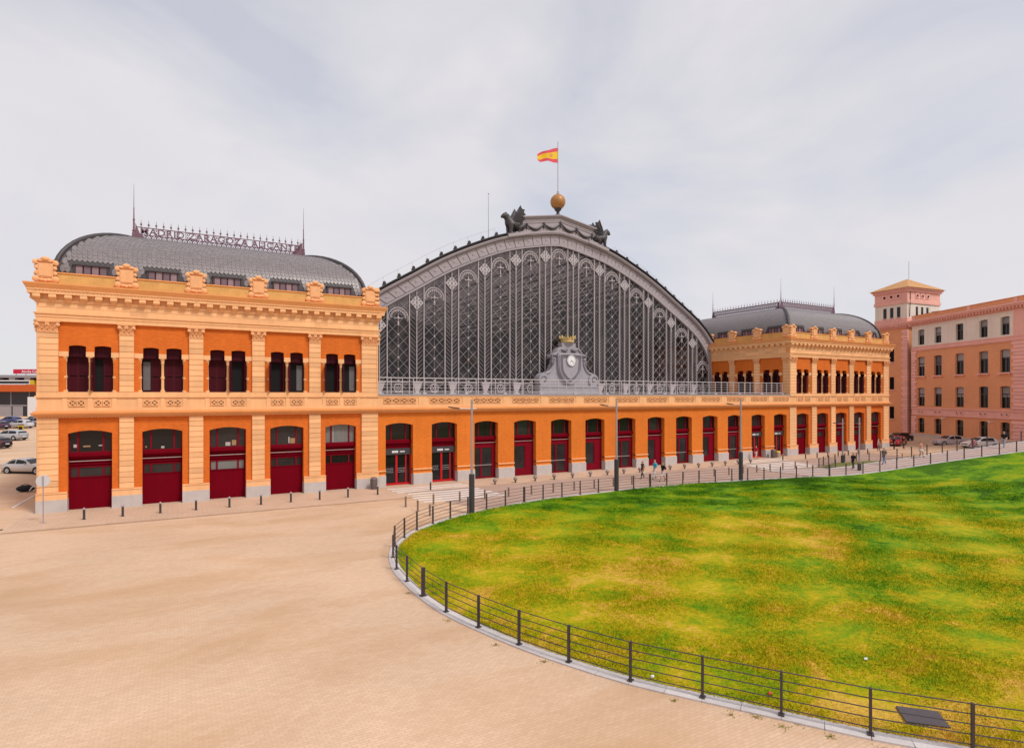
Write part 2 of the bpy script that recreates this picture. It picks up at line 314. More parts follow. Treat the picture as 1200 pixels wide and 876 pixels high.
def lawnmat(name, bright, blades):
    mm = bpy.data.materials.new(name); mm.use_nodes = True; t = mm.node_tree; n = t.nodes; l = t.links; b = n['Principled BSDF']
    b.inputs['Roughness'].default_value = .8; b.inputs['Specular IOR Level'].default_value = .15
    g = n.new('ShaderNodeNewGeometry')
    def noise(sc, det=4, rough=.55, dist=0):
        a = n.new('ShaderNodeTexNoise'); a.inputs['Scale'].default_value = sc; a.inputs['Detail'].default_value = det; a.inputs['Roughness'].default_value = rough; a.inputs['Distortion'].default_value = dist
        l.new(g.outputs['Position'], a.inputs['Vector']); return a.outputs[0]
    def ramp_(x, st):
        c = n.new('ShaderNodeValToRGB'); e = c.color_ramp.elements
        while len(e) < len(st): e.new(.5)
        for k, (p, col) in enumerate(st): e[k].position = p; e[k].color = (*col, 1)
        l.new(x, c.inputs[0]); return c.outputs[0]
    def math_(op, a, bb):
        q = n.new('ShaderNodeMath'); q.operation = op
        for k, x in enumerate((a, bb)):
            if isinstance(x, (int, float)): q.inputs[k].default_value = x
            else: l.new(x, q.inputs[k])
        return q.outputs[0]
    s = n.new('ShaderNodeSeparateXYZ'); l.new(g.outputs['Position'], s.inputs[0])
    big = noise(.13, 5, .6, .8); mid = noise(.62, 9, .72, .5)
    # dryness of the turf: the middle strip near the plaza is drier than the far side
    dist = math_('MULTIPLY_ADD', s.outputs[1], -.034); n_ = dist.node; n_.inputs[2].default_value = -.62   # far -> low, near -> high
    gx_ = math_('MULTIPLY_ADD', s.outputs[0], -.010); gx_.node.inputs[2].default_value = .22
    dry = math_('ADD', math_('ADD', math_('MULTIPLY', math_('SUBTRACT', big, .5), 1.7), math_('MULTIPLY', math_('SUBTRACT', mid, .5), 1.75)), math_('ADD', math_('MINIMUM', dist, .25), gx_))
    dry = math_('ADD', math_('ADD', dry, .38), math_('MULTIPLY', math_('SUBTRACT', noise(3.6, 6, .75), .5), 1.0))
    k = bright
    col = ramp_(dry, [(0.0, (.04 * k, .115 * k, .0)), (.20, (.10 * k, .23 * k, .0)), (.45, (.22 * k, .275 * k, .001)), (.74, (.40 * k, .315 * k, .002)), (1.0, (.56 * k, .35 * k, .05))])
    fn = noise(7, 4, .7)
    h = n.new('ShaderNodeHueSaturation'); l.new(col, h.inputs['Color']); l.new(math_('ADD', math_('MULTIPLY', fn, 1.3 if not blades else .9), .45 if not blades else .65), h.inputs['Value'])
    l.new(h.outputs[0], b.inputs['Base Color'])
    if not blades:
        bp = n.new('ShaderNodeBump'); bp.inputs['Strength'].default_value = .7; bp.inputs['Distance'].default_value = .06; l.new(noise(14, 5, .7), bp.inputs['Height']); l.new(bp.outputs[0], b.inputs['Normal'])
    return mm
lawn = m.build('lawn', lawnmat('turf', .98, False), smooth=50, recalc=False); tag(lawn, kind='structure')
# grass blades, denser near the camera
PTS = np.array([(p[0], p[1]) for p in b0])
def inside(x, y):
    r = np.zeros(len(x), bool); px, py = PTS[:, 0], PTS[:, 1]; j = len(px) - 1
    for i in range(len(px)):
        c = ((py[i] > y) != (py[j] > y)) & (x < (px[j] - px[i]) * (y - py[i]) / (py[j] - py[i] + 1e-12) + px[i]); r ^= c; j = i
    return r
NB = 620000
dd = 9 + 56 * rng.random(NB * 3) ** 1.25; aa = rng.uniform(-.48, .76, NB * 3) + PSI
bx = dd * np.sin(aa); by = dd * np.cos(aa) - CAM_D; ok = inside(bx, by); bx, by = bx[ok][:NB], by[ok][:NB]; nbv = len(bx)
bz = lawn_z(bx, by) - .01; hgt = rng.uniform(.03, .085, nbv) * (.75 + .5 * np.sin(bx * .9) * np.sin(by * 1.1)); wd = rng.uniform(.004, .010, nbv) * (1 + np.hypot(bx, by + CAM_D) / 18); th = rng.uniform(0, 2 * PI, nbv)
lx, ly = rng.normal(0, .04, nbv), rng.normal(0, .04, nbv)
V = np.empty((nbv, 3, 3)); V[:, 0] = np.stack([bx - wd * np.cos(th), by - wd * np.sin(th), bz], 1); V[:, 1] = np.stack([bx + wd * np.cos(th), by + wd * np.sin(th), bz], 1); V[:, 2] = np.stack([bx + lx, by + ly, bz + hgt], 1)
gme = bpy.data.meshes.new('grass'); gme.vertices.add(nbv * 3); gme.vertices.foreach_set('co', V.reshape(-1)); gme.loops.add(nbv * 3); gme.loops.foreach_set('vertex_index', np.arange(nbv * 3))
gme.polygons.add(nbv); gme.polygons.foreach_set('loop_start', np.arange(nbv) * 3); gme.polygons.foreach_set('loop_total', np.full(nbv, 3)); gme.update(); gme.validate()
gme.materials.clear()
go = put('grass', gme, lawnmat('grass_blades', 1.02, True)); tag(go, 'short green and sun yellowed grass covering the fenced lawn', 'grass', kind='stuff')
# kerb slabs under the lawn fence
slab = thing('lawn_edging', None, None); tag(slab, kind='structure')
cl = catmull(near, 4)
for i in range(0, len(cl) - 2, 2):
    a, b = cl[i], cl[i + 2]; t = (b - a) / np.linalg.norm(b - a); nrm = np.array([-t[1], t[0]])
    if np.dot(nrm, CEN - a) < 0: nrm = -nrm
    b = b - t * .012
    za, zb = float(ramp(*a)), float(ramp(*b)); w0, w1 = -.20, .24
    pts = []
    for dz in (-.3, .035):
        for p, z in ((a, za), (b, zb)): pts.append((*(p + nrm * w0), z + dz))
        for p, z in ((b, zb), (a, za)): pts.append((*(p + nrm * w1), z + dz))
    MB().hexa(pts).build('edging_slab', KERB, slab)
# raised path
far_e = [(54, -9.42), (58.7, -11.3), (61.5, -12.15), (64.2, -13.2), (66.3, -14.0), (68.15, -14.85), (71.4, -16.1), (74.2, -17.3), (76.9, -18.5), (81.9, -20.5), (92, -25.5)]
near_e = [(54, -13.9), (57.5, -15.0), (59.35, -15.6), (61.9, -16.5), (63.9, -17.25), (65.6, -17.9), (68.6, -19.05), (71.5, -20.35), (74.2, -21.7), (78.7, -23.9), (88, -29)]
FE = catmull(far_e, 4); NE = catmull(near_e, 4); m = MB()
for a, b in zip(FE, NE):
    m.v += [(a[0], a[1], float(ramp(*a)) + .008), (b[0], b[1], float(ramp(*b)) + .008), (a[0], a[1], -.3)]
for i in range(len(FE) - 1): m.f += [(3 * i, 3 * i + 1, 3 * i + 4, 3 * i + 3), (3 * i + 2, 3 * i, 3 * i + 3, 3 * i + 5)]
m.m = [0] * len(m.f); tag(m.build('path', PATHM, recalc=False), kind='structure')
for i in range(0, len(FE) - 3, 3):
    a, b = FE[i], FE[i + 3]; t = (b - a) / np.linalg.norm(b - a); nn = np.array([-t[1], t[0]]); b = b - t * .02; pts = []
    for dz in (-.5, .07):
        for p, w in ((a, -.12), (b, -.12), (b, .16), (a, .16)): pts.append((*(p + nn * w), float(ramp(*p)) + dz))
    MB().hexa(pts).build('path_kerb', KERB, slab)
# grass wedge below the path
wedge = [(61.7, -9.6), (67.5, -7.9), (73.2, -8.5), (75.6, -12.6), (74.2, -16.9), (71.4, -15.75), (68.15, -14.5), (66.3, -13.65), (64.2, -12.85), (62, -11.9)]
m = MB(); m.v = [(x, y, (.04 if i < 4 else float(ramp(x, y)) - .06)) for i, (x, y) in enumerate(wedge)] + [(67.5, -12, .25)]
m.f = [(i, (i + 1) % 10, 10) for i in range(10)]; m.m = [0] * 10
tag(m.build('grass_bank', mat('olive_bank_grass', (.15, .15, .035), .9, .3, 1.5, .2, 8, .6, 10), recalc=False), kind='structure')

# ================================================================ facade tools
class Frame:        # u runs along the wall, o points out of it
    def __init__(s, fn): s.p = fn
    def box(s, m, u0, u1, o0, o1, z0, z1, mi=0):
        a = s.p(u0, o0, z0); b = s.p(u1, o1, z1); m.box(a[0], b[0], a[1], b[1], z0, z1, mi)
    def hexa(s, m, q, mi=0): m.hexa([s.p(*t) for t in q], mi)
    def loop(s, m, pts, o0, o1, mi=0): m.prism([s.p(u, o0, z) for u, z in pts], [s.p(u, o1, z) for u, z in pts], mi)
    def arched(s, m, u0, u1, z0, z1, ops, o0, o1):      # ops: (uc, hw, z_spring, rise)
        u = u0
        for uc, hw, zs, ri in sorted(ops):
            s.box(m, u, uc - hw, o0, o1, z0, z1); n = 8
            for k in range(n):
                a = -1 + 2 * k / n; b = -1 + 2 * (k + 1) / n; za, zb = zs + ri * (1 - a * a), zs + ri * (1 - b * b)
                ua, ub = uc + a * hw, uc + b * hw
                s.hexa(m, [(ua, o0, za), (ub, o0, zb), (ub, o1, zb), (ua, o1, za), (ua, o0, z1), (ub, o0, z1), (ub, o1, z1), (ua, o1, z1)])
            u = uc + hw
        s.box(m, u, u1, o0, o1, z0, z1)
FRONT = Frame(lambda u, o, z: (u, -o, z))
def sideframe(x, sg): return Frame(lambda u, o, z: (x + sg * o, u, z))
MESH = {}
def shared(key, fn):
    if key not in MESH: MESH[key] = fn()
    return MESH[key]
def rot_of(fr):
    a = Vector(fr.p(0, 0, 0)); u = Vector(fr.p(1, 0, 0)) - a; n = Vector(fr.p(0, 1, 0)) - a
    return Matrix((u, n, Vector((0, 0, 1)))).transposed().to_4x4()
def place(name, key, fn, mt, parent, fr, u, o, z):
    # mesh modelled as (u, o, z); alike pieces share it
    me = shared(key, fn); ob = put(name, me, mt, parent); R = rot_of(fr); off = ob.location.copy()
    ob.matrix_local = Matrix.Translation(Vector(fr.p(u, o, z)) + off) @ R; return ob
def block_mesh(w, d, h, c=.03):
    m = MB(); w2 = w / 2; y1 = d
    a = [(-w2, 0, c * .3), (w2, 0, c * .3), (w2, y1 - c, c * .3), (-w2, y1 - c, c * .3)]
    lo = [(-w2, 0, .008), (w2, 0, .008), (w2, 0, h - .012), (-w2, 0, h - .012)]
    mi = [(-w2, y1 - c, .012), (w2, y1 - c, .012), (w2, y1 - c, h - .012), (-w2, y1 - c, h - .012)]
    fr = [(-w2 + c, y1, c), (w2 - c, y1, c), (w2 - c, y1, h - c), (-w2 + c, y1, h - c)]
    fs = []
    for k in range(2):
        for j in range(4): fs.append((4 * k + j, 4 * k + (j + 1) % 4, 4 * k + 4 + (j + 1) % 4, 4 * k + 4 + j))
    fs += [(8, 9, 10, 11), (3, 2, 1, 0)]
    return m.add(lo + mi + fr, fs).mesh('stone_block')
def modillion_mesh():
    pr = [(0, -.04), (.10, -.02), (.20, .07), (.32, .06), (.38, .14), (.38, .34), (0, .34)]; m = MB()
    m.prism([(-.19, o, z) for o, z in pr], [(.19, o, z) for o, z in pr])
    m.lathe([(.12, -.21), (.12, .21)], (0, .28, .17), 12, 'x'); m.lathe([(.08, -.15), (.08, .15)], (0, .07, -.03), 8, 'x'); m.ball((0, .04, -.14), .07, 8, 5, (1.2, .6, 1.1))
    return m.mesh('modillion', 40)
def xpanel_mesh(w, h):      # raised X tracery with a round eye in each side
    m = MB(); t = .05; w2, h2 = w / 2, h / 2; d = .09
    m.box(-w2, w2, -.03, 0, -h2, h2, 1)
    for a, b, c, e in ((-w2, w2, -h2, -h2 + t), (-w2, w2, h2 - t, h2)): m.box(a, b, 0, d, c, e)
    for a in (-w2, w2 - t): m.box(a, a + t, 0, d, -h2 + t, h2 - t)
    for sgn in (1, -1):
        p = [(-w2 + t, sgn * -(h2 - t)), (w2 - t, sgn * (h2 - t))]; dx, dz = p[1][0] - p[0][0], p[1][1] - p[0][1]; q = math.hypot(dx, dz); nx, nz = -dz / q * t * .6, dx / q * t * .6
        lp = [(p[0][0] + nx, p[0][1] + nz), (p[0][0] - nx, p[0][1] - nz), (p[1][0] - nx, p[1][1] - nz), (p[1][0] + nx, p[1][1] + nz)]
        dd_ = d - .006 * (sgn + 1)
        m.prism([(u, 0, z) for u, z in lp], [(u, dd_, z) for u, z in lp])
    return m.mesh('tracery_panel')
def colonnette_mesh():
    pr = [(.16, 0), (.16, .10), (.12, .14), (.10, .2), (.098, .95), (.135, .98), (.135, 1.10), (.098, 1.13), (.088, 2.05), (.12, 2.10), (.10, 2.16), (.15, 2.36), (.17, 2.38), (.17, 2.43)]
    return MB().lathe(pr, n=10).mesh('colonnette', 40)
def capital_mesh(w):
    m = MB(); w2 = w / 2
    for z0, z1, e, d in [(0, .06, .03, .05), (.06, .64, -.01, .01), (.64, .70, .06, .09), (.70, .82, .13, .15)]: m.box(-w2 - e, w2 + e, -.02, d, z0, z1)
    def leaf(u, z, lw, h, lean):
        m.hexa([(u - lw * .45, .01, z), (u + lw * .45, .01, z), (u + lw * .4, .05, z), (u - lw * .4, .05, z), (u - lw * .5, .02, z + h * .7), (u + lw * .5, .02, z + h * .7), (u + lw * .42, .05 + lean, z + h * .72), (u - lw * .42, .05 + lean, z + h * .72)])
        m.hexa([(u - lw * .42, .04, z + h * .7), (u + lw * .42, .04, z + h * .7), (u + lw * .36, .06 + lean * 1.2, z + h * .68), (u - lw * .36, .06 + lean * 1.2, z + h * .68), (u - lw * .16, .05, z + h), (u + lw * .16, .05, z + h), (u + lw * .14, .10 + lean * 1.4, z + h * .9), (u - lw * .14, .10 + lean * 1.4, z + h * .9)])
        m.box(u - .012, u + .012, .03, .07 + lean * .8, z, z + h * .66)
    n = max(3, int(round(w / .27)))
    for k in range(n): leaf(-w2 + (k + .5) * w / n, .06, w / n * .86, .30, .05)
    for k in range(n - 1): leaf(-w2 + (k + 1) * w / n, .22, w / n * .8, .32, .08)
    for sg in (-1, 1):
        m.lathe([(.12, 0), (.13, .07), (.05, .13)], (sg * (w2 - .02), .04, .52), 12, 'y'); m.tube([(sg * (w2 - .22), .06, .36), (sg * (w2 - .10), .09, .50), (sg * (w2 + .06), .10, .60)], [.03, .05, .03], 5)
    m.hexa([(-.14, .04, .44), (.14, .04, .44), (.14, .15, .44), (-.14, .15, .44), (-.10, .04, .68), (.10, .04, .68), (.10, .19, .68), (-.10, .19, .68)])
    return m.mesh('capital', 35)
def cartouche_mesh():
    m = MB(); m.box(-.42, .42, -.35, .10, .42, 1.38)
    m.box(-.36, .36, .10, .14, .5, 1.3)                       # tablet
    m.box(-.60, .60, -.4, .02, 0, .14); m.box(-.5, .5, -.35, .05, .14, .42)
    for sg in (-1, 1):
        m.lathe([(.20, -.3), (.22, .06), (.10, .14)], (sg * .52, 0, .32), 12, 'y'); m.lathe([(.12, -.3), (.14, .05), (.05, .10)], (sg * .50, 0, .72), 10, 'y')
        m.lathe([(.11, -.3), (.13, .05), (.05, .10)], (sg * .50, 0, 1.08), 10, 'y'); m.lathe([(.15, -.3), (.17, .08), (.07, .14)], (sg * .55, 0, 1.44), 12, 'y')
        m.tube([(sg * .52, .02, .52), (sg * .60, .02, .64), (sg * .46, .02, .9), (sg * .58, .02, 1.25)], .07, 6)
        m.ball((sg * .2, .12, .25), .14, 8, 5, (1.3, .7, .8)); m.ball((sg * .28, .12, 1.53), .13, 8, 5, (1.4, .6, .7))
    m.box(-.66, .66, -.38, .06, 1.38, 1.47); m.box(-.46, .46, -.36, .10, 1.47, 1.66)
    m.ball((0, .12, 1.66), .20, 10, 6, (1.3, .7, .8)); m.ball((0, .12, .22), .14, 8, 5, (1, .8, .9))
    return m.mesh('cartouche_stone', 45)
def leaf_mesh(w, h):        # louvred shutter leaf
    m = MB(); t = .06; d = .05
    for a, b in ((0, t), (w - t, w)): m.box(a, b, -d, 0, 0, h)
    for a, b in ((0, t), (h / 2 - .04, h / 2 + .04), (h - t, h)): m.box(t, w - t, -d, 0, a, b)
    z = t + .02
    while z < h - t - .05:
        if abs(z + .04 - h / 2) > .09: m.hexa([(t, -.035, z + .02), (w - t, -.035, z + .02), (w - t, -.028, z + .07), (t, -.028, z + .07), (t, -.012, z), (w - t, -.012, z), (w - t, -.005, z + .05), (t, -.005, z + .05)])
        z += .085
    return m.mesh('shutter')
def window_pair(root, fr, uc, wall_o, states):
    # two shuttered openings divided by colonnettes
    for k, (du, st) in enumerate(zip((-.73, .73), states)):
        u = uc + du; m = MB()
        fr.box(m, u - .60, u + .60, wall_o - .50, wall_o - .46, 8.2, 11.5)
        w = m.build('window', BLACK, root)
        m = MB()
        for a, b, c, e in ((-.61, .61, 10.55, 10.63), (-.61, .61, 8.2, 8.27), (-.61, -.54, 8.27, 10.55), (.54, .61, 8.27, 10.55), (-.5, .5, 11.34, 11.45), (-.49, -.43, 10.63, 11.34), (.43, .49, 10.63, 11.34), (-.035, .035, 10.63, 11.34)): fr.box(m, u + a, u + b, wall_o - .46, wall_o - .36, c, e)
        m.build('window_frame', SHUT, w)
        m = MB(); fr.box(m, u - .43, u - .035, wall_o - .44, wall_o - .42, 10.63, 11.34); fr.box(m, u + .035, u + .43, wall_o - .44, wall_o - .42, 10.63, 11.34); m.build('pane', SHUT, w)
        for side, s_ in zip((-1, 1), st):
            if s_ == 'c':       # closed leaf
                me = shared('leaf', lambda: leaf_mesh(.53, 2.26)); ob = put('shutter', me, SHUT, w); R = rot_of(fr)
                ob.matrix_local = Matrix.Translation(Vector(fr.p(u + (-.535 if side < 0 else .005), wall_o - .37, 8.28))) @ R
            elif s_ == 'o':     # leaf swung inwards
                me = shared('leaf', lambda: leaf_mesh(.53, 2.26)); ob = put('shutter', me, SHUT, w); R = rot_of(fr)
                ob.matrix_local = Matrix.Translation(Vector(fr.p(u + side * .5, wall_o - .02, 8.28))) @ R @ Matrix.Rotation(-side * PI / 2 + (.35 if side < 0 else -.35), 4, 'Z') @ Matrix.Translation((-.0 if side < 0 else 0, 0, 0))
            elif s_ == 'p':     # pale blind seen behind glass
                m = MB(); fr.box(m, u + side * .05, u + side * .5, wall_o - .44, wall_o - .41, 8.35, 10.4); m.build('blind', CURT, w)
    for du in (-1.42, 0, 1.42):
        place('colonnette', 'colonnette', colonnette_mesh, STONE, root, fr, uc + du, wall_o - .12, 8.2)
def pane_box(fr, name, parent, mt, u0, u1, o, z0, z1):
    m = MB(); fr.box(m, u0, u1, o - .02, o, z0, z1); return m.build(name, mt, parent)
def garage_door(root, fr, uc, hw, o, gl):
    # oxblood door: arched transom, moulded beam, light strip, window row and plain leaf
    m = MB(); fr.box(m, uc - hw, uc + hw, o - .2, o - .1, .05, 2.28); fr.box(m, uc - hw, uc + hw, o - .3, o - .14, 3.02, 3.60)
    for z0, z1, d0, d1 in ((3.60, 3.72, -.3, .04), (3.72, 3.92, -.2, .14), (3.30, 3.36, -.2, -.02), (3.12, 3.20, -.2, -.04), (2.92, 3.02, -.2, -.06), (2.20, 2.28, -.15, -.06)): fr.box(m, uc - hw, uc + hw, o + d0, o + d1, z0, z1)
    for a, b in ((-hw, -hw + .12), (hw - .12, hw)): fr.box(m, uc + a, uc + b, o - .2, o - .05, 2.28, 2.92)
    d = m.build('door', RED, root)
    m = MB()
    for z0, z1 in ((2.28, 2.92), (3.92, 5.52)):
        for a in (-hw * .58, hw * .58): fr.box(m, uc + a - .055, uc + a + .055, o - .16, o + (.035 if z0 > 3 else -.05), z0, z1)
    fr.box(m, uc - hw, uc + hw, o - .08, o + .02, 3.92, 4.02)
    for a, b in ((-hw, -hw + .09), (hw - .09, hw)): fr.box(m, uc + a, uc + b, o - .08, o + .02, 4.02, 5.52)
    m.build('door_frame', REDF, d)
    m = MB(); fr.box(m, uc - hw, uc + hw, o - .03, o - .0, 3.36, 3.40); m.build('light_strip', STRIP, d)
    for z0, z1, g in ((2.28, 2.92, gl[1]), (4.02, 5.55, gl[0])):
        for a, b in ((-hw + .09, -hw * .58 - .06), (-hw * .58 + .06, hw * .58 - .06), (hw * .58 + .06, hw - .09)): pane_box(fr, 'pane', d, g, uc + a, uc + b, o - (.03 if z0 > 3 else .13), z0, z1)
    for k, (du, dz, w, h) in enumerate(NOTICE.get(round(uc), ())):
        m = MB(); fr.box(m, uc + du, uc + du + w, o - .028, o - .02, 4.05 + dz, 4.05 + dz + h); m.build('paper_notice', PAPER[k % 2], d)
    return d
PAPER = [flat('pale_paper', (.42, .38, .36)), flat('tan_card', (.34, .20, .10))]
NOTICE = {-5: ((-1.0, .28, .28, .22), (-.45, .30, .42, .10), (.45, .34, .22, .08)), -1: ((-.1, .02, .2, .16), (-1.1, .1, .1, .12)), 3: ((-.15, .02, .34, .28), (.3, .05, .3, .4)), 8: ((.15, .05, .1, .5), (.3, .02, .5, .42)), 12: ((-.6, .0, .05, 1.3), (.25, .0, .03, 1.3))}
def roof_profile(n, wi, he): return [(wi * (1 - math.cos(PI / 2 * k / n)), he * math.sin(PI / 2 * k / n)) for k in range(n + 1)]
ROOF_W, ROOF_H, ROOF_Z = 4.5, 4.0, 16.3
def tiles(root_part, fr, u0, u1, o_eave, hips, gaps=()):
    # rows of small pointed zinc scales over the curved slope
    w, l_ = .15, .31; bm = MB(); r_ = random.Random(5)
    pts = [(0, -l_), (w, -l_ * .42), (w, l_ * .42), (0, l_), (-w, l_ * .42), (-w, -l_ * .42)]; tv = [Vector((x, y, .004 + (-y) * .05)) for x, y in pts] + [Vector((x * .84, y * .89, .020 + (-y) * .05)) for x, y in pts]
    tf = [(6, 7, 8, 9, 10, 11)] + [(i, (i + 1) % 6, 6 + (i + 1) % 6, 6 + i) for i in range(6)]
    th = []; s = 0; prev = None
    for k in range(401):
        t = PI / 2 * k / 400; p = (ROOF_W * (1 - math.cos(t)), ROOF_H * math.sin(t))
        if prev: s += math.dist(p, prev)
        prev = p; th.append((s, t))
    total = s; row = 0; s = .45
    O = Vector(fr.p(0, 0, 0)); U = Vector(fr.p(1, 0, 0)) - O; OUT = Vector(fr.p(0, 1, 0)) - O
    while s < total - .12:
        t = next(q for ss, q in th if ss >= s); ins = ROOF_W * (1 - math.cos(t)); z = ROOF_Z + ROOF_H * math.sin(t)
        T_ = (OUT * (-ROOF_W * math.sin(t)) + Vector((0, 0, ROOF_H * math.cos(t)))).normalized(); X = U; Nn = X.cross(T_).normalized()
        if Nn.dot(OUT + Vector((0, 0, 1))) < 0: Nn = -Nn; X = -X
        a = u0 + (ins if hips[0] else 0) + .42; b = u1 - (ins if hips[1] else 0) - .42; u = a + (w if row % 2 else 0)
        while u <= b:
            M = Matrix.Translation(Vector(fr.p(u, o_eave - ins, z)) + Nn * (.01 + r_.uniform(0, .008))) @ Matrix((X, T_, Nn)).transposed().to_4x4()
            if not (z < 17.42 and any(abs(u - g_) < 1.28 for g_ in gaps)): bm.add([M @ v for v in tv], tf)
            u += 2 * w
        row += 1; s += l_ * .93
    tag(bm.build('roof_tiles', ZINC, root_part, recalc=False), kind='stuff')
def hip_roof(m, x0, x1, y0, y1, dz=0):
    pr = roof_profile(14, ROOF_W, ROOF_H); o = len(m.v)
    for i, h in pr:
        i = min(i, (x1 - x0) / 2 - .001, (y1 - y0) / 2 - .001)
        m.v += [(x0 + i, y0 + i, ROOF_Z + h + dz), (x1 - i, y0 + i, ROOF_Z + h + dz), (x1 - i, y1 - i, ROOF_Z + h + dz), (x0 + i, y1 - i, ROOF_Z + h + dz)]
    for k in range(len(pr) - 1):
        for j in range(4): m.f.append((o + 4 * k + j, o + 4 * k + (j + 1) % 4, o + 4 * k + 4 + (j + 1) % 4, o + 4 * k + 4 + j)); m.m.append(0)
    k = len(pr) - 1; m.f.append(tuple(o + 4 * k + j for j in range(4))); m.m.append(0)
def text_mesh(body, width, height, depth):
    cu = bpy.data.curves.new('lettering', 'FONT'); cu.body = body; cu.size = 1; cu.extrude = .5; cu.align_x = 'CENTER'; cu.space_character = 1.1; cu.resolution_u = 2; cu.offset = .014
    ob = bpy.data.objects.new('lettering', cu); COL.objects.link(ob); bpy.context.view_layer.update()
    me = bpy.data.meshes.new_from_object(ob.evaluated_get(bpy.context.evaluated_depsgraph_get())); bpy.data.objects.remove(ob); bpy.data.curves.remove(cu)
    co = np.empty(len(me.vertices) * 3); me.vertices.foreach_get('co', co); co = co.reshape(-1, 3)
    x0, y0, z0 = co.min(0); x1, y1, z1 = co.max(0)
    q = np.stack([(co[:, 0] - (x0 + x1) / 2) / (x1 - x0) * width, -co[:, 2] / (z1 - z0) * depth, (co[:, 1] - y0) / (y1 - y0) * height], 1)
    me.vertices.foreach_set('co', q.reshape(-1)); me.materials.clear(); me.update(); return me
def cresting(root, fr, u0, u1, o, text, half):
    zr = ROOF_Z + ROOF_H + .02; tk = 1 if text else 1.7
    m = MB()
    for z, r in ((zr + .06, .05), (zr + .40, .035), (zr + .98, .04)): m.tube([fr.p(u0, o, z), fr.p(u1, o, z)], r * tk, 5)
    c = m.build('roof_cresting', IRONP, root)
    m = MB(); n = int((u1 - u0) / .36); st = (u1 - u0) / n
    for k in range(n):
        uc = u0 + (k + .5) * st; m.tube([fr.p(uc + .17 * math.cos(2 * PI * j / 10), o, zr + .23 + .16 * math.sin(2 * PI * j / 10)) for j in range(10)], .030, 4, True)
        m.tube([fr.p(uc - .17, o, zr + .08), fr.p(uc + .17, o, zr + .38)], .018, 4); m.tube([fr.p(uc + .17, o, zr + .08), fr.p(uc - .17, o, zr + .38)], .018, 4)
        if text:
            for zc, rr_ in ((.82, .085), (.56, .075)): m.tube([fr.p(uc + .1 * (1 if k % 2 else -1) + rr_ * math.cos(2 * PI * j / 8), o - .05, zr + zc + rr_ * math.sin(2 * PI * j / 8)) for j in range(8)], .022, 4, True)
        if not text:
            m.tube([fr.p(uc + .14 * math.cos(2 * PI * j / 8), o, zr + .69 + .24 * math.sin(2 * PI * j / 8)) for j in range(8)], .05, 4, True)
            m.tube([fr.p(uc - .17, o, zr + .42), fr.p(uc + .17, o, zr + .95)], .04, 4)
    m.build('ring_frieze', IRONP, c)
    for ue, sg in ((u0, 1), (u1, -1)):
        m = MB(); m.prism([fr.p(ue, o - .03, zr + .1), fr.p(ue + sg * .75, o - .03, zr + .1), fr.p(ue + sg * .3, o - .03, zr + .5), fr.p(ue, o - .03, zr + 1.3)], [fr.p(ue, o + .03, zr + .1), fr.p(ue + sg * .75, o + .03, zr + .1), fr.p(ue + sg * .3, o + .03, zr + .5), fr.p(ue, o + .03, zr + 1.3)]); m.build('cresting_bracket', IRONP, c)
    ns = int(round((u1 - u0) / .525)); mm = MB().tube([(0, 0, 0), (0, 0, .22), (0, 0, .30), (0, 0, .62)], [.03, .03, .026, .008], 5); mm.ball((0, 0, .26), .075, 6, 4); mm.tube([(-.09, 0, .2), (.09, 0, .2)], .018, 4)
    spm = shared('spike', lambda: mm.mesh('spike'))
    for k in range(ns): put('spike', spm, IRONP, c, fr.p(u0 + (k + .75) * (u1 - u0) / (ns + .5), o, zr + .98))
    if text:
        me = text_mesh(text, (u1 - u0) - .7, .54, .07); t = put('lettering', me, IRONP, c, fr.p((u0 + u1) / 2, o, zr + .44)); t['label'] = 'ironwork letters reading MADRID ZARAGOZA ALICANTE'; t['kind'] = 'stuff'
    return c
def finial(root, p, h=4.4):
    MB().lathe([(.16, 0), (.12, .5), (.09, .6), (.13, .68), (.07, .8), (.06, 1.5), (.09, 1.55), (.045, 1.65), (.035, 2.4), (.05, 2.44), (.025, 2.5), (.008, h)], p, 8).build('roof_finial', IRONP, root)

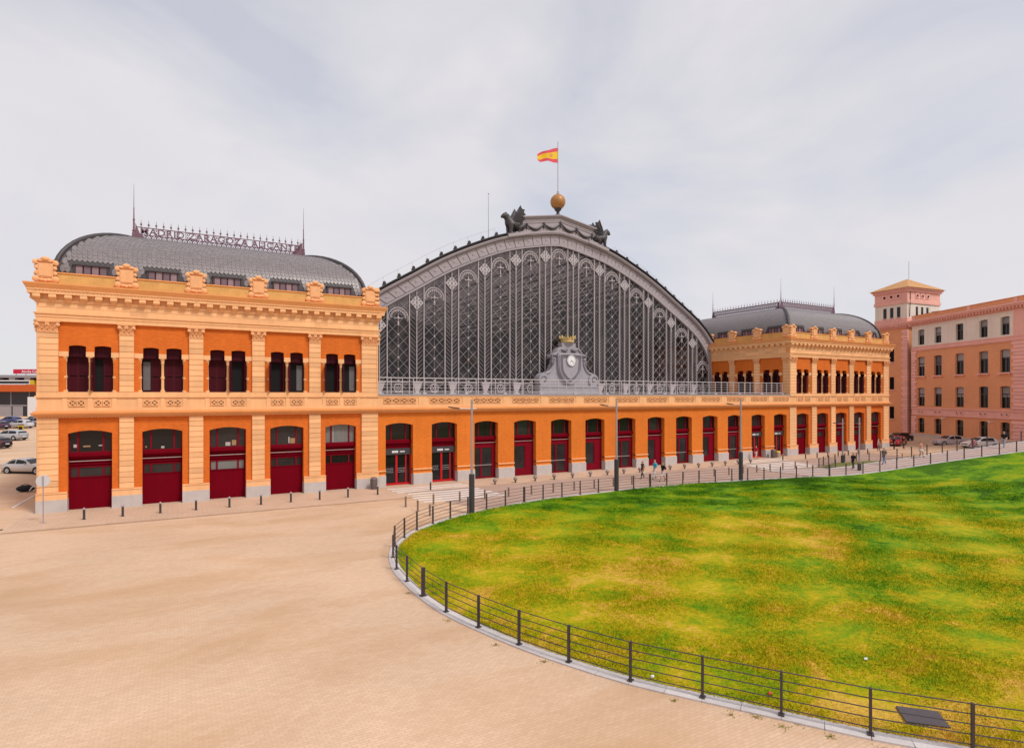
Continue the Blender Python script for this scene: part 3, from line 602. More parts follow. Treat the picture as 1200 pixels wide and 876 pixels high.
# ================================================================ the two pavilions
def pavilion(label, pils, doors, hw, inner_sg, big, states, text):
    x0, x1 = pils[0][0], pils[-1][1]; xi = x1 if inner_sg > 0 else x0; xo = x0 if inner_sg > 0 else x1
    T = thing('station_pavilion', label, 'building', ((x0 + x1) / 2, 0, 0))
    fr = FRONT; sd = sideframe(xi, inner_sg); so_ = sideframe(xo, -inner_sg); DEP = 24
    wo = -.16
    # brick walls
    m = MB(); fr.arched(m, x0 + .02, x1 - .02, .9, 6.5, [(d, hw, 5.33, .2) for d in doors], wo - .55, wo)
    ops = [(d + s * .73, .49, 11.36, .07) for d in doors for s in (-1, 1)]
    fr.arched(m, x0 + .02, x1 - .02, 8.2, 10.63, [(d, 1.36, 10.63, 0) for d in doors], wo - .55, wo)
    fr.arched(m, x0 + .02, x1 - .02, 10.63, 13.1, ops, wo - .55, wo)
    m.build('brick_wall', BRICK, T)
    sp = [(-.02, 1.1), (4.75, 5.65), (9.0, 9.9), (13.25, 14.15), (17.5, 18.4), (22.9, 24)]; sc = [3.0, 7.33, 11.58, 15.83]
    m = MB(); sd.arched(m, .75, DEP, 8.2, 10.63, [(c, 1.36, 10.63, 0) for c in sc], wo - .55, wo); sd.arched(m, .75, DEP, 10.63, 13.1, [(c + s * .73, .49, 11.36, .07) for c in sc for s in (-1, 1)], wo - .55, wo)
    sd.box(m, .75, DEP, wo - .55, wo, 0, 8.2); so_.box(m, .75, DEP, wo - .55, wo, 0, 8.2); so_.arched(m, .75, DEP, 8.2, 10.63, [(c, 1.36, 10.63, 0) for c in sc], wo - .55, wo); so_.arched(m, .75, DEP, 10.63, 13.1, [(c + s * .73, .49, 11.36, .07) for c in sc for s in (-1, 1)], wo - .55, wo); m.box(x0 + .2, x1 - .2, DEP - .5, DEP, 0, 13.1)
    m.build('side_wall', BRICK, T)
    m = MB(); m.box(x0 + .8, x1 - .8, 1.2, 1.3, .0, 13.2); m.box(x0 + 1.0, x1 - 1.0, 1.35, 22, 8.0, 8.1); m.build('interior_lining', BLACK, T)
    # stone bases between the doors
    edges = [x0 - .05] + [v for d in doors for v in (d - hw, d + hw)] + [x1 + .05]
    for k in range(0, len(edges), 2):
        m = MB(); fr.box(m, edges[k], edges[k + 1], wo - .5, .06, 0, .86); m.build('plinth', PLINTH, T)
        m = MB(); fr.box(m, edges[k] + .002, edges[k + 1] - .002, wo - .45, .035, .86, 1.28); fr.box(m, edges[k], edges[k + 1], wo - .3, .075, 1.28, 1.36); m.build('base_course', STONE, T)
    # pilasters of rusticated blocks
    for i, (a, b) in enumerate(pils):
        m = MB(); fr.box(m, a + .03, b - .03, wo - .01, -.03, 1.36, 6.44); fr.box(m, a + .03, b - .03, wo - .01, -.03, 8.0, 12.3); P = m.build('pilaster', JOINT, T)
        w = b - a
        for z0, z1, n in ((1.36, 6.44, 13), (8.2, 12.26, 10)):
            h = (z1 - z0) / n
            if big:
                for k in range(n): place('stone_block', 'blk%.2f_%.3f' % (w, h), lambda: block_mesh(w, .16, h), BLOCK, P, fr, (a + b) / 2, wo + .005, z0 + k * h)
            else:
                j = MB(); bmv = shared('blk%.2f_%.3f' % (w, h), lambda: block_mesh(w, .16, h)); vv = [v.co for v in bmv.vertices]; ff = [tuple(p.vertices) for p in bmv.polygons]
                for k in range(n): j.add([fr.p((a + b) / 2 + v.x, wo + .005 + v.y, z0 + k * h + v.z) for v in vv], ff)
                j.build('stone_courses', BLOCK, P)
        place('capital', 'cap%.2f' % w, lambda: capital_mesh(w), CARVE, T, fr, (a + b) / 2, 0, 12.24)
    for f2, zz in ((sd, ((8.2, 10, .406),)), (so_, ((1.36, 13, .3908), (8.2, 10, .406)))):
        for (a, b) in sp:
            m = MB(); f2.box(m, a + .03, b - .03, wo, -.03, 8.0 if f2 is sd else 1.3, 12.3); P = m.build('pilaster', JOINT, T); w = b - a; j = MB()
            for z0, n, h in zz:
                bmv = shared('blk%.2f_%.3f' % (w, h), lambda: block_mesh(w, .16, h)); vv = [v.co for v in bmv.vertices]; ff = [tuple(p.vertices) for p in bmv.polygons]
                for k in range(n): j.add([f2.p((a + b) / 2 + v.x, wo + .005 + v.y, z0 + k * h + v.z) for v in vv], ff)
            tag(j.build('stone_courses', BLOCK, P), kind='stuff')
            place('capital', 'cap%.2f' % w, lambda: capital_mesh(w), CARVE, T, f2, (a + b) / 2, 0, 12.24)
    m = MB(); so_.box(m, .3, DEP, wo - .5, .06, 0, .86); m.build('plinth', PLINTH, T); m = MB(); so_.box(m, .3, DEP, wo - .45, .035, .86, 1.36); m.build('base_course', STONE, T)
    # string course and parapet band
    def bands(name, layers, mt, frs):
        m = MB()
        for z0, z1, pj in layers:
            for k, (f_, ua, ub) in enumerate(frs):
                e = pj if k == 0 else 0; ei = 0 if z1 < 8.3 else e
                f_.box(m, ua - (e if inner_sg > 0 else ei), ub + (e if inner_sg < 0 else ei), -.6, pj, z0, z1)
        return m.build(name, mt, T)
    FR = [(fr, x0, x1), (so_, .6, DEP)]; ALL = [(fr, x0, x1), (sd, .6, DEP), (so_, .6, DEP)]
    bands('string_course', [(6.44, 6.52, .06), (6.52, 6.62, .13), (6.62, 6.72, .26), (6.72, 6.80, .32), (6.80, 6.88, .18)], STONE_D, FR)
    bands('parapet_band', [(6.88, 7.12, .04), (7.12, 7.74, .0), (7.74, 7.82, .03), (7.82, 7.94, .10), (7.94, 8.2, .02)], STONE, FR)
    m = MB(); u = x0
    while u < x1: fr.box(m, u, u + .1, .06, .12, 6.45, 6.515); u += .2
    m.build('bead_moulding', STONE, T)
    for d in doors:
        for s in (-.97, -.49, .49, .97): place('tracery_panel', 'xp', lambda: xpanel_mesh(.44, .44), [STONE, JOINT], T, fr, d + s, .003, 7.43)
        for s in (-1.42, 0, 1.42):
            m = MB(); fr.box(m, d + s - .14, d + s + .14, .003, .05, 6.88, 7.75); m.build('pedestal', STONE, T)
    # imposts and windows
    for f_, cs, st in ((fr, doors, states), (sd, sc, ['oo', 'oo', 'oo', 'oo']), (so_, sc, ['cc', 'cc', 'cc', 'cc'])):
        for k, d in enumerate(cs):
            for a, b in ((-1.76, -1.22), (-.24, .24), (1.22, 1.76)):
                m = MB(); f_.box(m, d + a, d + b, wo - .4, wo + .05, 10.64, 10.98); m.build('impost', STONE, T)
            q = st[k % len(st)]; q = (q, q) if isinstance(q, str) else q
            window_pair(T, f_, d, wo, q)
            if f_ is fr: garage_door(T, fr, d, hw, wo - .38, GL[k % len(GL)] if big else (GLASS2, GLASS2))
    # entablature
    bands('architrave', [(13.0, 13.28, .04), (13.28, 13.48, .08), (13.48, 13.58, .15)], STONE, ALL)
    bands('frieze', [(13.58, 14.26, .0)], STONE_D, ALL)
    for f_, ua, ub in ALL[:2]:
        n = int((ub - ua) / 1.05); w = (ub - ua) / n
        for k in range(n):
            for z0_, hh in ((13.585, .33), (13.92, .335)): place('frieze_slab', 'fs%.3f_%.3f' % (w, hh), lambda: block_mesh(w, .035, hh, .006), BLOCK, T, f_, ua + (k + .5) * w, .002, z0_)
    bands('bed_moulding', [(14.26, 14.36, .09), (14.36, 14.44, .14)], STONE, ALL)
    bands('cornice', [(14.44, 14.80, .06), (14.80, 15.02, .44), (15.02, 15.14, .48)], STONE, ALL)
    m = MB()
    for k, (f_, ua, ub) in enumerate(ALL):
        e0, e1 = (.50, .64) if k == 0 else (0, 0)
        q = lambda u, o, z: (u, o, z)
        f_.hexa(m, [(ua - e0, -.6, 15.14), (ub + e0, -.6, 15.14), (ub + e0, .50, 15.14), (ua - e0, .50, 15.14), (ua - e1, -.6, 15.42), (ub + e1, -.6, 15.42), (ub + e1, .64, 15.42), (ua - e1, .64, 15.42)])
        f_.box(m, ua - e1, ub + e1, -.6, .64 if k == 0 else .635, 15.42, 15.5)
    m.build('cyma', STONE_D, T)
    m = MB()
    for k, (f_, ua, ub) in enumerate(ALL[:2]):
        u = ua
        while u < ub: f_.box(m, u, u + .11, .46, .515, 15.03, 15.13); u += .2
    m.build('egg_moulding', CARVE, T)
    for f_, ua, ub in ALL:
        n = int((ub - ua) / .84)
        for k in range(n + 1): place('modillion', 'modil', modillion_mesh, STONE, T, f_, ua + .05 + k * (ub - ua - .1) / n, .05, 14.45)
    m = MB()
    for f_, ua, ub in ALL:
        f_.box(m, ua + .1, ub - .1, -.62, -.12, 15.5, 16.28)
    m.build('attic_parapet', ATTIC, T)
    m = MB()
    for f_, ua, ub in ALL: f_.box(m, ua + .06, ub - .06, -.66, -.06, 16.28, 16.36)
    m.build('attic_coping', STONE_D, T)
    for a, b in pils: place('cartouche', 'cart', cartouche_mesh, CARVE, T, fr, (a + b) / 2 + (0.1 if a == pils[0][0] else 0) * -1, -.02, 15.5)
    for a, b in sp[1:5] + [(.1, .9)]: place('cartouche', 'cart', cartouche_mesh, CARVE, T, sd, (a + b) / 2, -.02, 15.5)
    # curved zinc roof, L-shaped
    rx0, rx1 = x0 + .85, x1 - .85; m = MB(); hip_roof(m, rx0, rx1, .75, .75 + 2 * ROOF_W)
    if inner_sg < 0: sx0, sx1 = rx0 + .02, rx0 + .02 + 2 * ROOF_W
    else: sx0, sx1 = rx1 - .02 - 2 * ROOF_W, rx1 - .02
    hip_roof(m, sx0, sx1, .77, 23.2, -.02)
    R = m.build('roof', ZINC2, T, smooth=40)
    tiles(R, fr, rx0, rx1, -.75, (1, 1), doors)
    sdr = sideframe(sx1 if inner_sg > 0 else sx0, inner_sg); tiles(R, sdr, .77, 23.2, 0, (1, 1), sc)
    for xa, ya, sx_, sy_ in ((rx0, .75, 1, 1), (rx1, .75, -1, 1)):
        MB().tube([(xa + sx_ * i, ya + sy_ * i, ROOF_Z + h + .02) for i, h in roof_profile(14, ROOF_W, ROOF_H)], .17, 8).build('hip_rib', ZINC2, R, smooth=60)
    for f_, cs, oo, nm in ((fr, doors, -.70, 'd'), (sd, sc, -.80, 's')):
        for d in cs:
            m = MB(); o = oo
            f_.box(m, d - 1.08, d + 1.08, o - 1.0, o + .05, 17.06, 17.16); f_.box(m, d - 1.02, d - .94, o - .8, o, 16.38, 17.06); f_.box(m, d + .94, d + 1.02, o - .8, o, 16.38, 17.06); f_.box(m, d - .94, d + .94, o - .8, o - .1, 16.38, 17.06)
            D_ = m.build('dormer', ZINC2, R)
            m = MB()
            for k in range(5): f_.box(m, d - .94 + k * .47 - .03, d - .94 + k * .47 + .03, o - .099, o - .02, 16.38, 17.06)
            f_.box(m, d - .94, d + .94, o - .099, o - .03, 16.38, 16.42); f_.box(m, d - .94, d + .94, o - .099, o - .03, 17.03, 17.06); m.build('dormer_frame', SHUT, R)
            for k in range(4): pane_box(f_, 'dormer_pane', R, [DORM, DORM2][(k + int(d)) % 2], d - .94 + k * .47 + .04, d - .94 + (k + 1) * .47 - .04, o - .06, 16.42, 17.03)
    m = MB(); m.box(rx0 + ROOF_W - .2, rx1 - ROOF_W + .2, .75 + ROOF_W - .22, .75 + ROOF_W + .22, ROOF_Z + ROOF_H - .03, ROOF_Z + ROOF_H + .05); xm = (sx0 + sx1) / 2; m.box(xm - .22, xm + .22, .75 + ROOF_W + .23, 23.2 - ROOF_W + .2, ROOF_Z + ROOF_H - .03, ROOF_Z + ROOF_H + .045); m.build('ridge', ZINC2, R)
    ry = .75 + ROOF_W; cresting(T, fr, rx0 + ROOF_W, rx1 - ROOF_W, -ry, text, 0)
    ys = ry + .3, 17.8
    cresting(T, sideframe(xm, 1), ys[0], ys[1], 0, None, 0)
    for p in ((rx0 + ROOF_W - .1, ry), (rx1 - ROOF_W + .1, ry), (xm, ys[1])): finial(T, (p[0], p[1], ROOF_Z + ROOF_H))
    return T
DORM = mat('mauve_dormer_glass', (.16, .11, .135), .15, .2, 2, spec=.6); DORM2 = mat('pinkish_dormer_glass', (.27, .19, .21), .2, .2, 2, spec=.6)
GLA = mat('pale_room_glass', (.16, .165, .165), .12, .25, 1.2, spec=.5)
GL = [(GLASS, GLASS2), (GLASS, GLASS2), (GLASS2, GLA), (GLASS2, GLASS2), (GLA, GLASS)]
LP = [(-8.26, -7.08), (-3.61, -2.72), (.75, 1.70), (5.08, 6.0), (9.37, 10.29), (13.67, 15.1)]
RP = [(70.14, 71.48), (74.78, 75.8), (79.04, 80.0), (83.28, 84.31), (87.49, 88.56), (91.81, 93.14)]
pavL = pavilion('two-storey orange brick pavilion nearest the plaza, with lettered roof cresting', LP, [-5.31, -.95, 3.39, 7.69, 11.97], 1.27, 1, True,
                [('cc', 'oc'), ('pc', 'cc'), ('cc', 'oo'), ('oo', 'op'), ('oo', 'op')], 'MADRID ZARAGOZA ALICANTE')
pavR = pavilion('smaller-looking far pavilion at the right end of the station, beside the salmon building', RP, [73.0, 77.33, 81.55, 85.8, 90.05], 1.23, -1, False,
                [('cc', 'oc'), ('cc', 'oo'), ('oo', 'oo'), ('oo', 'oo'), ('cc', 'oo')], None)

# ================================================================ arcade between them
C0 = 42.7; PITCH = 4.276
ARC = [C0 + PITCH * (k - 6) for k in range(13)]; AX0, AX1 = 15.102, 70.138
A = thing('entrance_arcade', 'long orange brick arcade of thirteen arched red doorways below the glazed arch', 'building', (C0, 0, 0))
aw = -.12
m = MB(); FRONT.arched(m, AX0, AX1, 1.0, 6.5, [(c, 1.25, 5.33, .2) for c in ARC], aw - .75, aw); m.build('brick_wall', BRICK_A, A)
m = MB(); m.box(AX0, AX1, .9, 13.2, 7.70, 7.96); m.build('terrace_floor', PLINTH, A)
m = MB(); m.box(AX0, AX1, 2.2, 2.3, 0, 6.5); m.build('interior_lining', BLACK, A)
eds = [AX0] + [v for d in ARC for v in (d - 1.25, d + 1.25)] + [AX1]
for k in range(0, len(eds), 2):
    m = MB(); FRONT.box(m, eds[k], eds[k + 1], aw - .7, .03, 0, .98); m.build('plinth', PLINTH, A)
    m = MB(); FRONT.box(m, eds[k], eds[k + 1], aw - .6, -.02, 1.34, 1.44); FRONT.box(m, eds[k], eds[k + 1], aw - .6, -.06, .98, 1.05); m.build('base_moulding', STONE, A)
m = MB()
for z0, z1, pj in ((6.44, 6.52, .06), (6.52, 6.62, .13), (6.62, 6.72, .26), (6.72, 6.80, .32), (6.80, 6.88, .18)): FRONT.box(m, AX0, AX1, -.9, pj, z0, z1)
m.build('string_course', STONE_D, A)
m = MB()
for z0, z1, pj in ((6.88, 7.18, .04), (7.18, 7.80, .0), (7.80, 7.92, .05)): FRONT.box(m, AX0, AX1, -.85, pj, z0, z1)
m.build('parapet_band', STONE, A)
m = MB(); FRONT.box(m, AX0, AX1, -.9, .10, 7.96, 8.08); FRONT.box(m, AX0, AX1, -.88, .06, 7.92, 7.96); m.build('parapet_coping', LEAD, A)
for i, c in enumerate(ARC):
    for s in (-1.12, -.375, .375, 1.12): place('tracery_panel', 'xpa', lambda: xpanel_mesh(.70, .46), [STONE, JOINT], A, FRONT, c + s, .003, 7.49)
    for s in (-PITCH / 2 - .3, PITCH / 2 - .33):
        if i and s > 0: continue
    m = MB(); FRONT.box(m, c + PITCH / 2 - .42, c + PITCH / 2 + .42, .002, .05, 6.9, 7.79)
    if i < 12: m.build('parapet_pier', STONE, A)
    o = aw - .54; hw = 1.25; entrance = i in (0, 1, 11, 12)
    m = MB(); FRONT.box(m, c - hw, c + hw, o - .2, o - .06, 3.28, 3.72)
    for z0, z1, d_ in ((3.72, 3.98, .14), (3.5, 3.56, .0), (3.28, 3.36, .06)): FRONT.box(m, c - hw, c + hw, o - .2, o + d_, z0, z1)
    D_ = m.build('door', RED, A)
    if not entrance:
        m = MB(); FRONT.box(m, c - hw, c + hw, o + .06, o + .08, 3.42, 3.46); m.build('light_strip', STRIP, D_)
    m = MB()
    for a in (-.62, .70): FRONT.box(m, c + a - .055, c + a + .055, o - .08, o + .03, 3.98, 5.52)
    for a, b in ((-hw, -hw + .07), (hw - .07, hw)): FRONT.box(m, c + a, c + b, o - .08, o + .02, 3.98, 5.5)
    FRONT.box(m, c - hw, c + hw, o - .08, o + .02, 3.98, 4.05); m.build('transom_frame', REDF, D_); m = MB()
    if entrance:
        for a, b in ((-hw, -hw + .12), (-.20, -.02), (.70, .80), (hw - .14, hw)): FRONT.box(m, c + a, c + b, o - .08, o + .03, .22, 2.72)
        FRONT.box(m, c - hw, c + hw, o - .08, o + .04, .04, .22)
    elif i % 2 == 0:
        for a, b in ((-hw, -hw + .08), (-.42, -.24), (.82, hw)): FRONT.box(m, c + a, c + b, o - .08, o + .03, .2, 3.28)
        FRONT.box(m, c - hw, c + hw, o - .08, o + .03, .04, .2); FRONT.box(m, c - hw + .08, c + .82, o - .08, o + .02, 2.95, 3.28)
    else:
        FRONT.box(m, c - hw, c - hw + .10, o - .08, o + .03, .75, 3.28); FRONT.box(m, c + .22, c + hw, o - .08, o + .03, .75, 3.28); FRONT.box(m, c - hw, c + hw, o - .08, o + .035, .04, .75); FRONT.box(m, c + .36, c + .74, o + .03, o + .06, .8, 2.9); FRONT.box(m, c - hw + .10, c + .22, o - .08, o + .02, 2.95, 3.28)
    fr_ = m.build('door_frame', REDB if entrance else REDF, D_)
    gm = [GLASS, GLASS, GLASS, GLASS2][i % 4]
    for a, b in ((-hw + .07, -.675), (-.565, .645), (.755, hw - .07)): pane_box(FRONT, 'transom_pane', D_, gm, c + a, c + b, o - .03, 4.05, 5.55)
    if entrance:
        for a, b in ((-hw + .12, -.20), (-.02, .70), (.80, hw - .14)): pane_box(FRONT, 'door_pane', D_, GLASS, c + a, c + b, o - .03, .22, 2.72)
        m = MB(); FRONT.box(m, c - hw + .01, c + hw - .01, o - .1, o + .12, 2.72, 3.27); S_ = m.build('sign_board', DGREY, D_)
        m = MB()
        for a, b in ((-.55, -.42), (-.40, -.29), (-.27, -.16), (-.14, .0), (.18, .26), (.28, .38), (.40, .52), (.54, .62)):
            hgt_ = .09 if a < .1 else .05
            FRONT.box(m, c + a, c + b, o + .12, o + .125, 2.98 - hgt_, 2.98 + hgt_)
        tag(m.build('sign_lettering', WHITEP, S_), kind='stuff')
        if i < 2:
            m = MB()
            for r in range(3):
                for q in range(7):
                    for b0_ in (-hw + .2, .04): FRONT.box(m, c + b0_ + q * .1, c + b0_ + q * .1 + .035, o - .029, o - .026, 1.15 + r * .16, 1.19 + r * .16)
            m.build('safety_dots', WHITEP, D_)
    elif i % 2 == 0:
        for a, b in ((-hw + .08, -.42), (-.24, .82)): pane_box(FRONT, 'door_pane', D_, GLASS2, c + a, c + b, o - .03, .2, 2.95)
        m = MB(); FRONT.box(m, c - hw + .1, c + .8, o + .03, o + .07, 1.28, 1.33); m.build('push_bar', STRIP, D_)
    else: pane_box(FRONT, 'door_pane', D_, GLASS2, c - hw + .10, c + .22, o - .03, .75, 2.95)

# ================================================================ great glazed hall
GY0 = 13.4
IN = catmull([(0, 27.0), (2.5, 26.66), (7.3, 25.58), (11.2, 24.1), (15.2, 22.2), (19, 19.95), (23.07, 17.45), (25.5, 15.3), (26.85, 12.9), (27.3, 10.0), (27.35, 8.0)], 8)
INu = np.array([p[0] for p in IN]); INz = np.array([p[1] for p in IN])
def arch_in(u): return float(np.interp(abs(u), INu, INz))
def offset_curve(d):
    P = []
    for k in range(len(IN)):
        a, b = IN[max(k - 1, 0)], IN[min(k + 1, len(IN) - 1)]; t = (b - a) / np.linalg.norm(b - a); n = np.array([-t[1], t[0]])
        p = IN[k] + n * d; P.append(p)
    P[0] = np.array([0, P[0][1] + .0]); return [p for p in P]
for_mirror = lambda P: [np.array([-p[0], p[1]]) for p in P[::-1]][:-1] + list(P)
def ribbon(m, lo, hi, y0, y1, mi=0):       # solid strip between two curves (full arch)
    n = len(lo); vs = []
    for (a, b) in zip(lo, hi):
        vs += [(C0 + a[0], y0, a[1]), (C0 + b[0], y0, b[1]), (C0 + b[0], y1, b[1]), (C0 + a[0], y1, a[1])]
    fs = [(3, 2, 1, 0), tuple(4 * (n - 1) + k for k in range(4))]
    for i in range(n - 1):
        for k in range(4): fs.append((4 * i + k, 4 * i + (k + 1) % 4, 4 * i + 4 + (k + 1) % 4, 4 * i + 4 + k))
    m.add(vs, fs, mi)
HALL = thing('train_hall', 'great arched iron and glass train shed rising behind the terrace', 'building', (C0, GY0, 0))
curve = lambda d: for_mirror(offset_curve(d))
cuthi = [k for k, p in enumerate(curve(0)) if p[1] > 8.0]
m = MB(); ribbon(m, curve(0), curve(.16), GY0 - .35, GY0 + .5); ribbon(m, curve(1.50), curve(1.64), GY0 - .42, GY0 + .5); F_ = m.build('arch_frame', IRON, HALL, smooth=35)
m = MB(); ribbon(m, curve(.16), curve(1.50), GY0 + .0, GY0 + .5); m.build('arch_band', IRON, HALL, smooth=35)
m = MB(); ribbon(m, curve(1.64), curve(1.76), GY0 - .50, GY0 + .6); m.build('arch_moulding', IRON, HALL, smooth=35)
# square panels along the band with radial joints
full0, full1 = curve(.22), curve(1.44)
def at_len(c, s):
    L_ = 0
    for a, b in zip(c[:-1], c[1:]):
        q = float(np.linalg.norm(b - a))
        if L_ + q >= s: return a + (b - a) * ((s - L_) / q)
        L_ += q
    return c[-1]
tot0 = sum(float(np.linalg.norm(b - a)) for a, b in zip(full0[:-1], full0[1:])); tot1 = sum(float(np.linalg.norm(b - a)) for a, b in zip(full1[:-1], full1[1:]))
half0, half1 = offset_curve(.22), offset_curve(1.44)
h0 = sum(float(np.linalg.norm(b - a)) for a, b in zip(half0[:-1], half0[1:])); h1 = sum(float(np.linalg.norm(b - a)) for a, b in zip(half1[:-1], half1[1:]))
NP = 28
for sg in (-1, 1):
    for k in range(NP):
        e = .04; fa, fb = (k + e) / NP, (k + 1 - e) / NP
        q = [at_len(half0, h0 * fa), at_len(half0, h0 * fb), at_len(half1, h1 * fb), at_len(half1, h1 * fa)]
        cx = sum(q) / 4; lo = [(C0 + sg * p[0], GY0 + .0, p[1]) for p in q]; hi = [(C0 + sg * (cx[0] + (p[0] - cx[0]) * .93), GY0 - .09, cx[1] + (p[1] - cx[1]) * .93) for p in q]
        m = MB().prism(lo, hi); m.ball((C0 + sg * cx[0], GY0 - .1, cx[1]), .09, 6, 4)
        for i in range(4):
            p = cx + (q[i] - cx) * .55; m.tube([(C0 + sg * cx[0], GY0 - .095, cx[1]), (C0 + sg * p[0], GY0 - .095, p[1])], .016, 4)
        m.build('arch_panel', IRON, HALL)
# dark roof edge with antefix knobs and safety wire
m = MB()
for lo_, hi_, ya, yb in ((1.76, 2.0, -.30, 1.0), (2.0, 2.10, -.62, 1.2)):
    cl_, ch_ = curve(lo_), curve(hi_); kL = [k for k, p in enumerate(cl_) if p[0] < -6.4]; kR = [k for k, p in enumerate(cl_) if p[0] > 6.4]
    for nm_, a_, b_ in (('roof_edge', cl_[:kL[-1] + 1], ch_[:kL[-1] + 1]), ('roof_edge', cl_[kR[0]:], ch_[kR[0]:])):
        m = MB(); ribbon(m, a_, b_, GY0 + ya, GY0 + yb); RF = m.build(nm_, ROOF, HALL, smooth=35)
m = MB(); ribbon(m, curve(1.76)[kL[-1]:kR[0] + 1], curve(1.95)[kL[-1]:kR[0] + 1], GY0 - .42, GY0 + .9); m.build('gable_moulding', IRON, HALL, smooth=35)
top = offset_curve(2.08); ht = sum(float(np.linalg.norm(b - a)) for a, b in zip(top[:-1], top[1:]))
kn = MB().box(-.22, .22, -.2, .2, 0, .12); kn.ball((0, 0, .25), .2, 8, 5); kn.tube([(0, 0, .3), (0, 0, .5)], [.1, .02], 5); knm = kn.mesh('antefix')
wire = MB()
for sg in (-1, 1):
    P = []; s = 9.4
    while s < ht - 2.0:
        p = at_len(top, s)
        if p[1] > 16.0:
            put('antefix', knm, ROOF, RF, (C0 + sg * p[0], GY0 - .3, p[1] - .02)); wire.tube([(C0 + sg * p[0], GY0 + .2, p[1]), (C0 + sg * p[0], GY0 + .2, p[1] + 1.0)], .012, 4); P.append((C0 + sg * p[0], GY0 + .2, p[1] + .95))
        s += 1.95
    wire.tube(P, .010, 4)
wire.build('safety_wire', GALV, HALL)
# vault behind, with added translucent strips thinning outwards to grade the light inside
YB = GY0 + 78; m = MB(); vc = curve(1.7); nv_ = len(vc)
def shell(P):
    q = MB(); k_ = len(P)
    for y in (GY0 + .55, YB): q.v += [(C0 + p[0], y, p[1]) for p in P]
    q.f = [(k, k + 1, k_ + k + 1, k_ + k) for k in range(k_ - 1)]; q.m = [0] * len(q.f); return q
vlen = sum(float(np.linalg.norm(b - a)) for a, b in zip(vc[:-1], vc[1:])); NS = 190; vp = [at_len(vc, vlen * k / NS) for k in range(NS + 1)]; grading = MB(); lin = MB(); acc = 0
for k in range(NS):
    u_ = abs(vp[k][0] + vp[k + 1][0]) / 2; acc += max(0, 1 - (u_ / 21) ** 1.6); q = shell([vp[k], vp[k + 1]])
    if acc >= 1 or u_ < 4: acc -= 1; grading.add(q.v, q.f)
    else: lin.add(q.v, q.f)
    acc = max(acc, 0)
tag(grading.build('skylight_strips', VAULT_GRADING, HALL, recalc=False), kind='stuff'); tag(lin.build('vault_lining', DARKF, HALL, recalc=False), kind='stuff')
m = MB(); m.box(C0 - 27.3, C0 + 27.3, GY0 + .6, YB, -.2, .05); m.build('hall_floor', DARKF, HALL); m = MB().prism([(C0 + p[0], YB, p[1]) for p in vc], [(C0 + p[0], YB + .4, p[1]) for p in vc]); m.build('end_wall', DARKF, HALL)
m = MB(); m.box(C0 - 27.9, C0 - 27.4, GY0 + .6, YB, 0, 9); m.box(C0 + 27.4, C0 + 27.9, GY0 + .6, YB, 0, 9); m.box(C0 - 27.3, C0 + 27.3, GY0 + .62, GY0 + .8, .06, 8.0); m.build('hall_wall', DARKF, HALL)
# mullions, lattice, glass
WB = [C0 + PITCH * k for k in range(-6, 7)]; HB = 1.28
mul = MB()
def post(u, r=.044, z0=8.05, y=GY0 - .1, mm=None):
    zt = arch_in(u - C0)
    if zt > z0 + .4: (mm or mul).box(u - r, u + r, y - .12, y + .12, z0, zt + .05)
pane_count = 0; rest = MB()
def clip_poly(poly, u0, u1):        # clip to u0<=u<=u1, below the arch and above z=8.1
    def cl(P, f, inter):
        o = []
        for i in range(len(P)):
            a, b = P[i - 1], P[i]; fa, fb = f(a), f(b)
            if fb >= 0:
                if fa < 0: o.append(inter(a, b, fa, fb))
                o.append(b)
            elif fa >= 0: o.append(inter(a, b, fa, fb))
        return o
    it = lambda a, b, fa, fb: (a[0] + (b[0] - a[0]) * fa / (fa - fb), a[1] + (b[1] - a[1]) * fa / (fa - fb))
    for f in (lambda p: p[0] - u0, lambda p: u1 - p[0], lambda p: p[1] - 8.12, lambda p: arch_in(p[0] - C0) + .05 - p[1]):
        poly = cl(poly, f, it)
        if len(poly) < 3: return None
    a = abs(sum(poly[i - 1][0] * poly[i][1] - poly[i][0] * poly[i - 1][1] for i in range(len(poly)))) / 2
    return poly if a > .02 else None
rp = random.Random(3); restm = [MB(), MB(), MB()]
def add_pane(poly, u0, u1, single=True):
    global pane_count
    q = clip_poly(poly, u0, u1)
    if not q: return
    tx, tz = rp.gauss(0, .012), rp.gauss(0, .02); cu = sum(p[0] for p in q) / len(q); cz = sum(p[1] for p in q) / len(q)
    vs = [(p[0], GY0 + .02 + tx * (p[0] - cu) + tz * (p[1] - cz), p[1]) for p in q]; k = rp.choices((0, 1, 2), (5, 3, 4))[0]
    if single and pane_count < 296:
        me = MB().add(vs, [tuple(range(len(vs)))]).mesh('glass_pane', recalc=False); put('glass_pane', me, PGL[k], HALL); pane_count += 1
    else: restm[k].add(vs, [tuple(range(len(vs)))])
knob = MB().ball((0, 0, 0), .125, 8, 5).mesh('knob', 60)
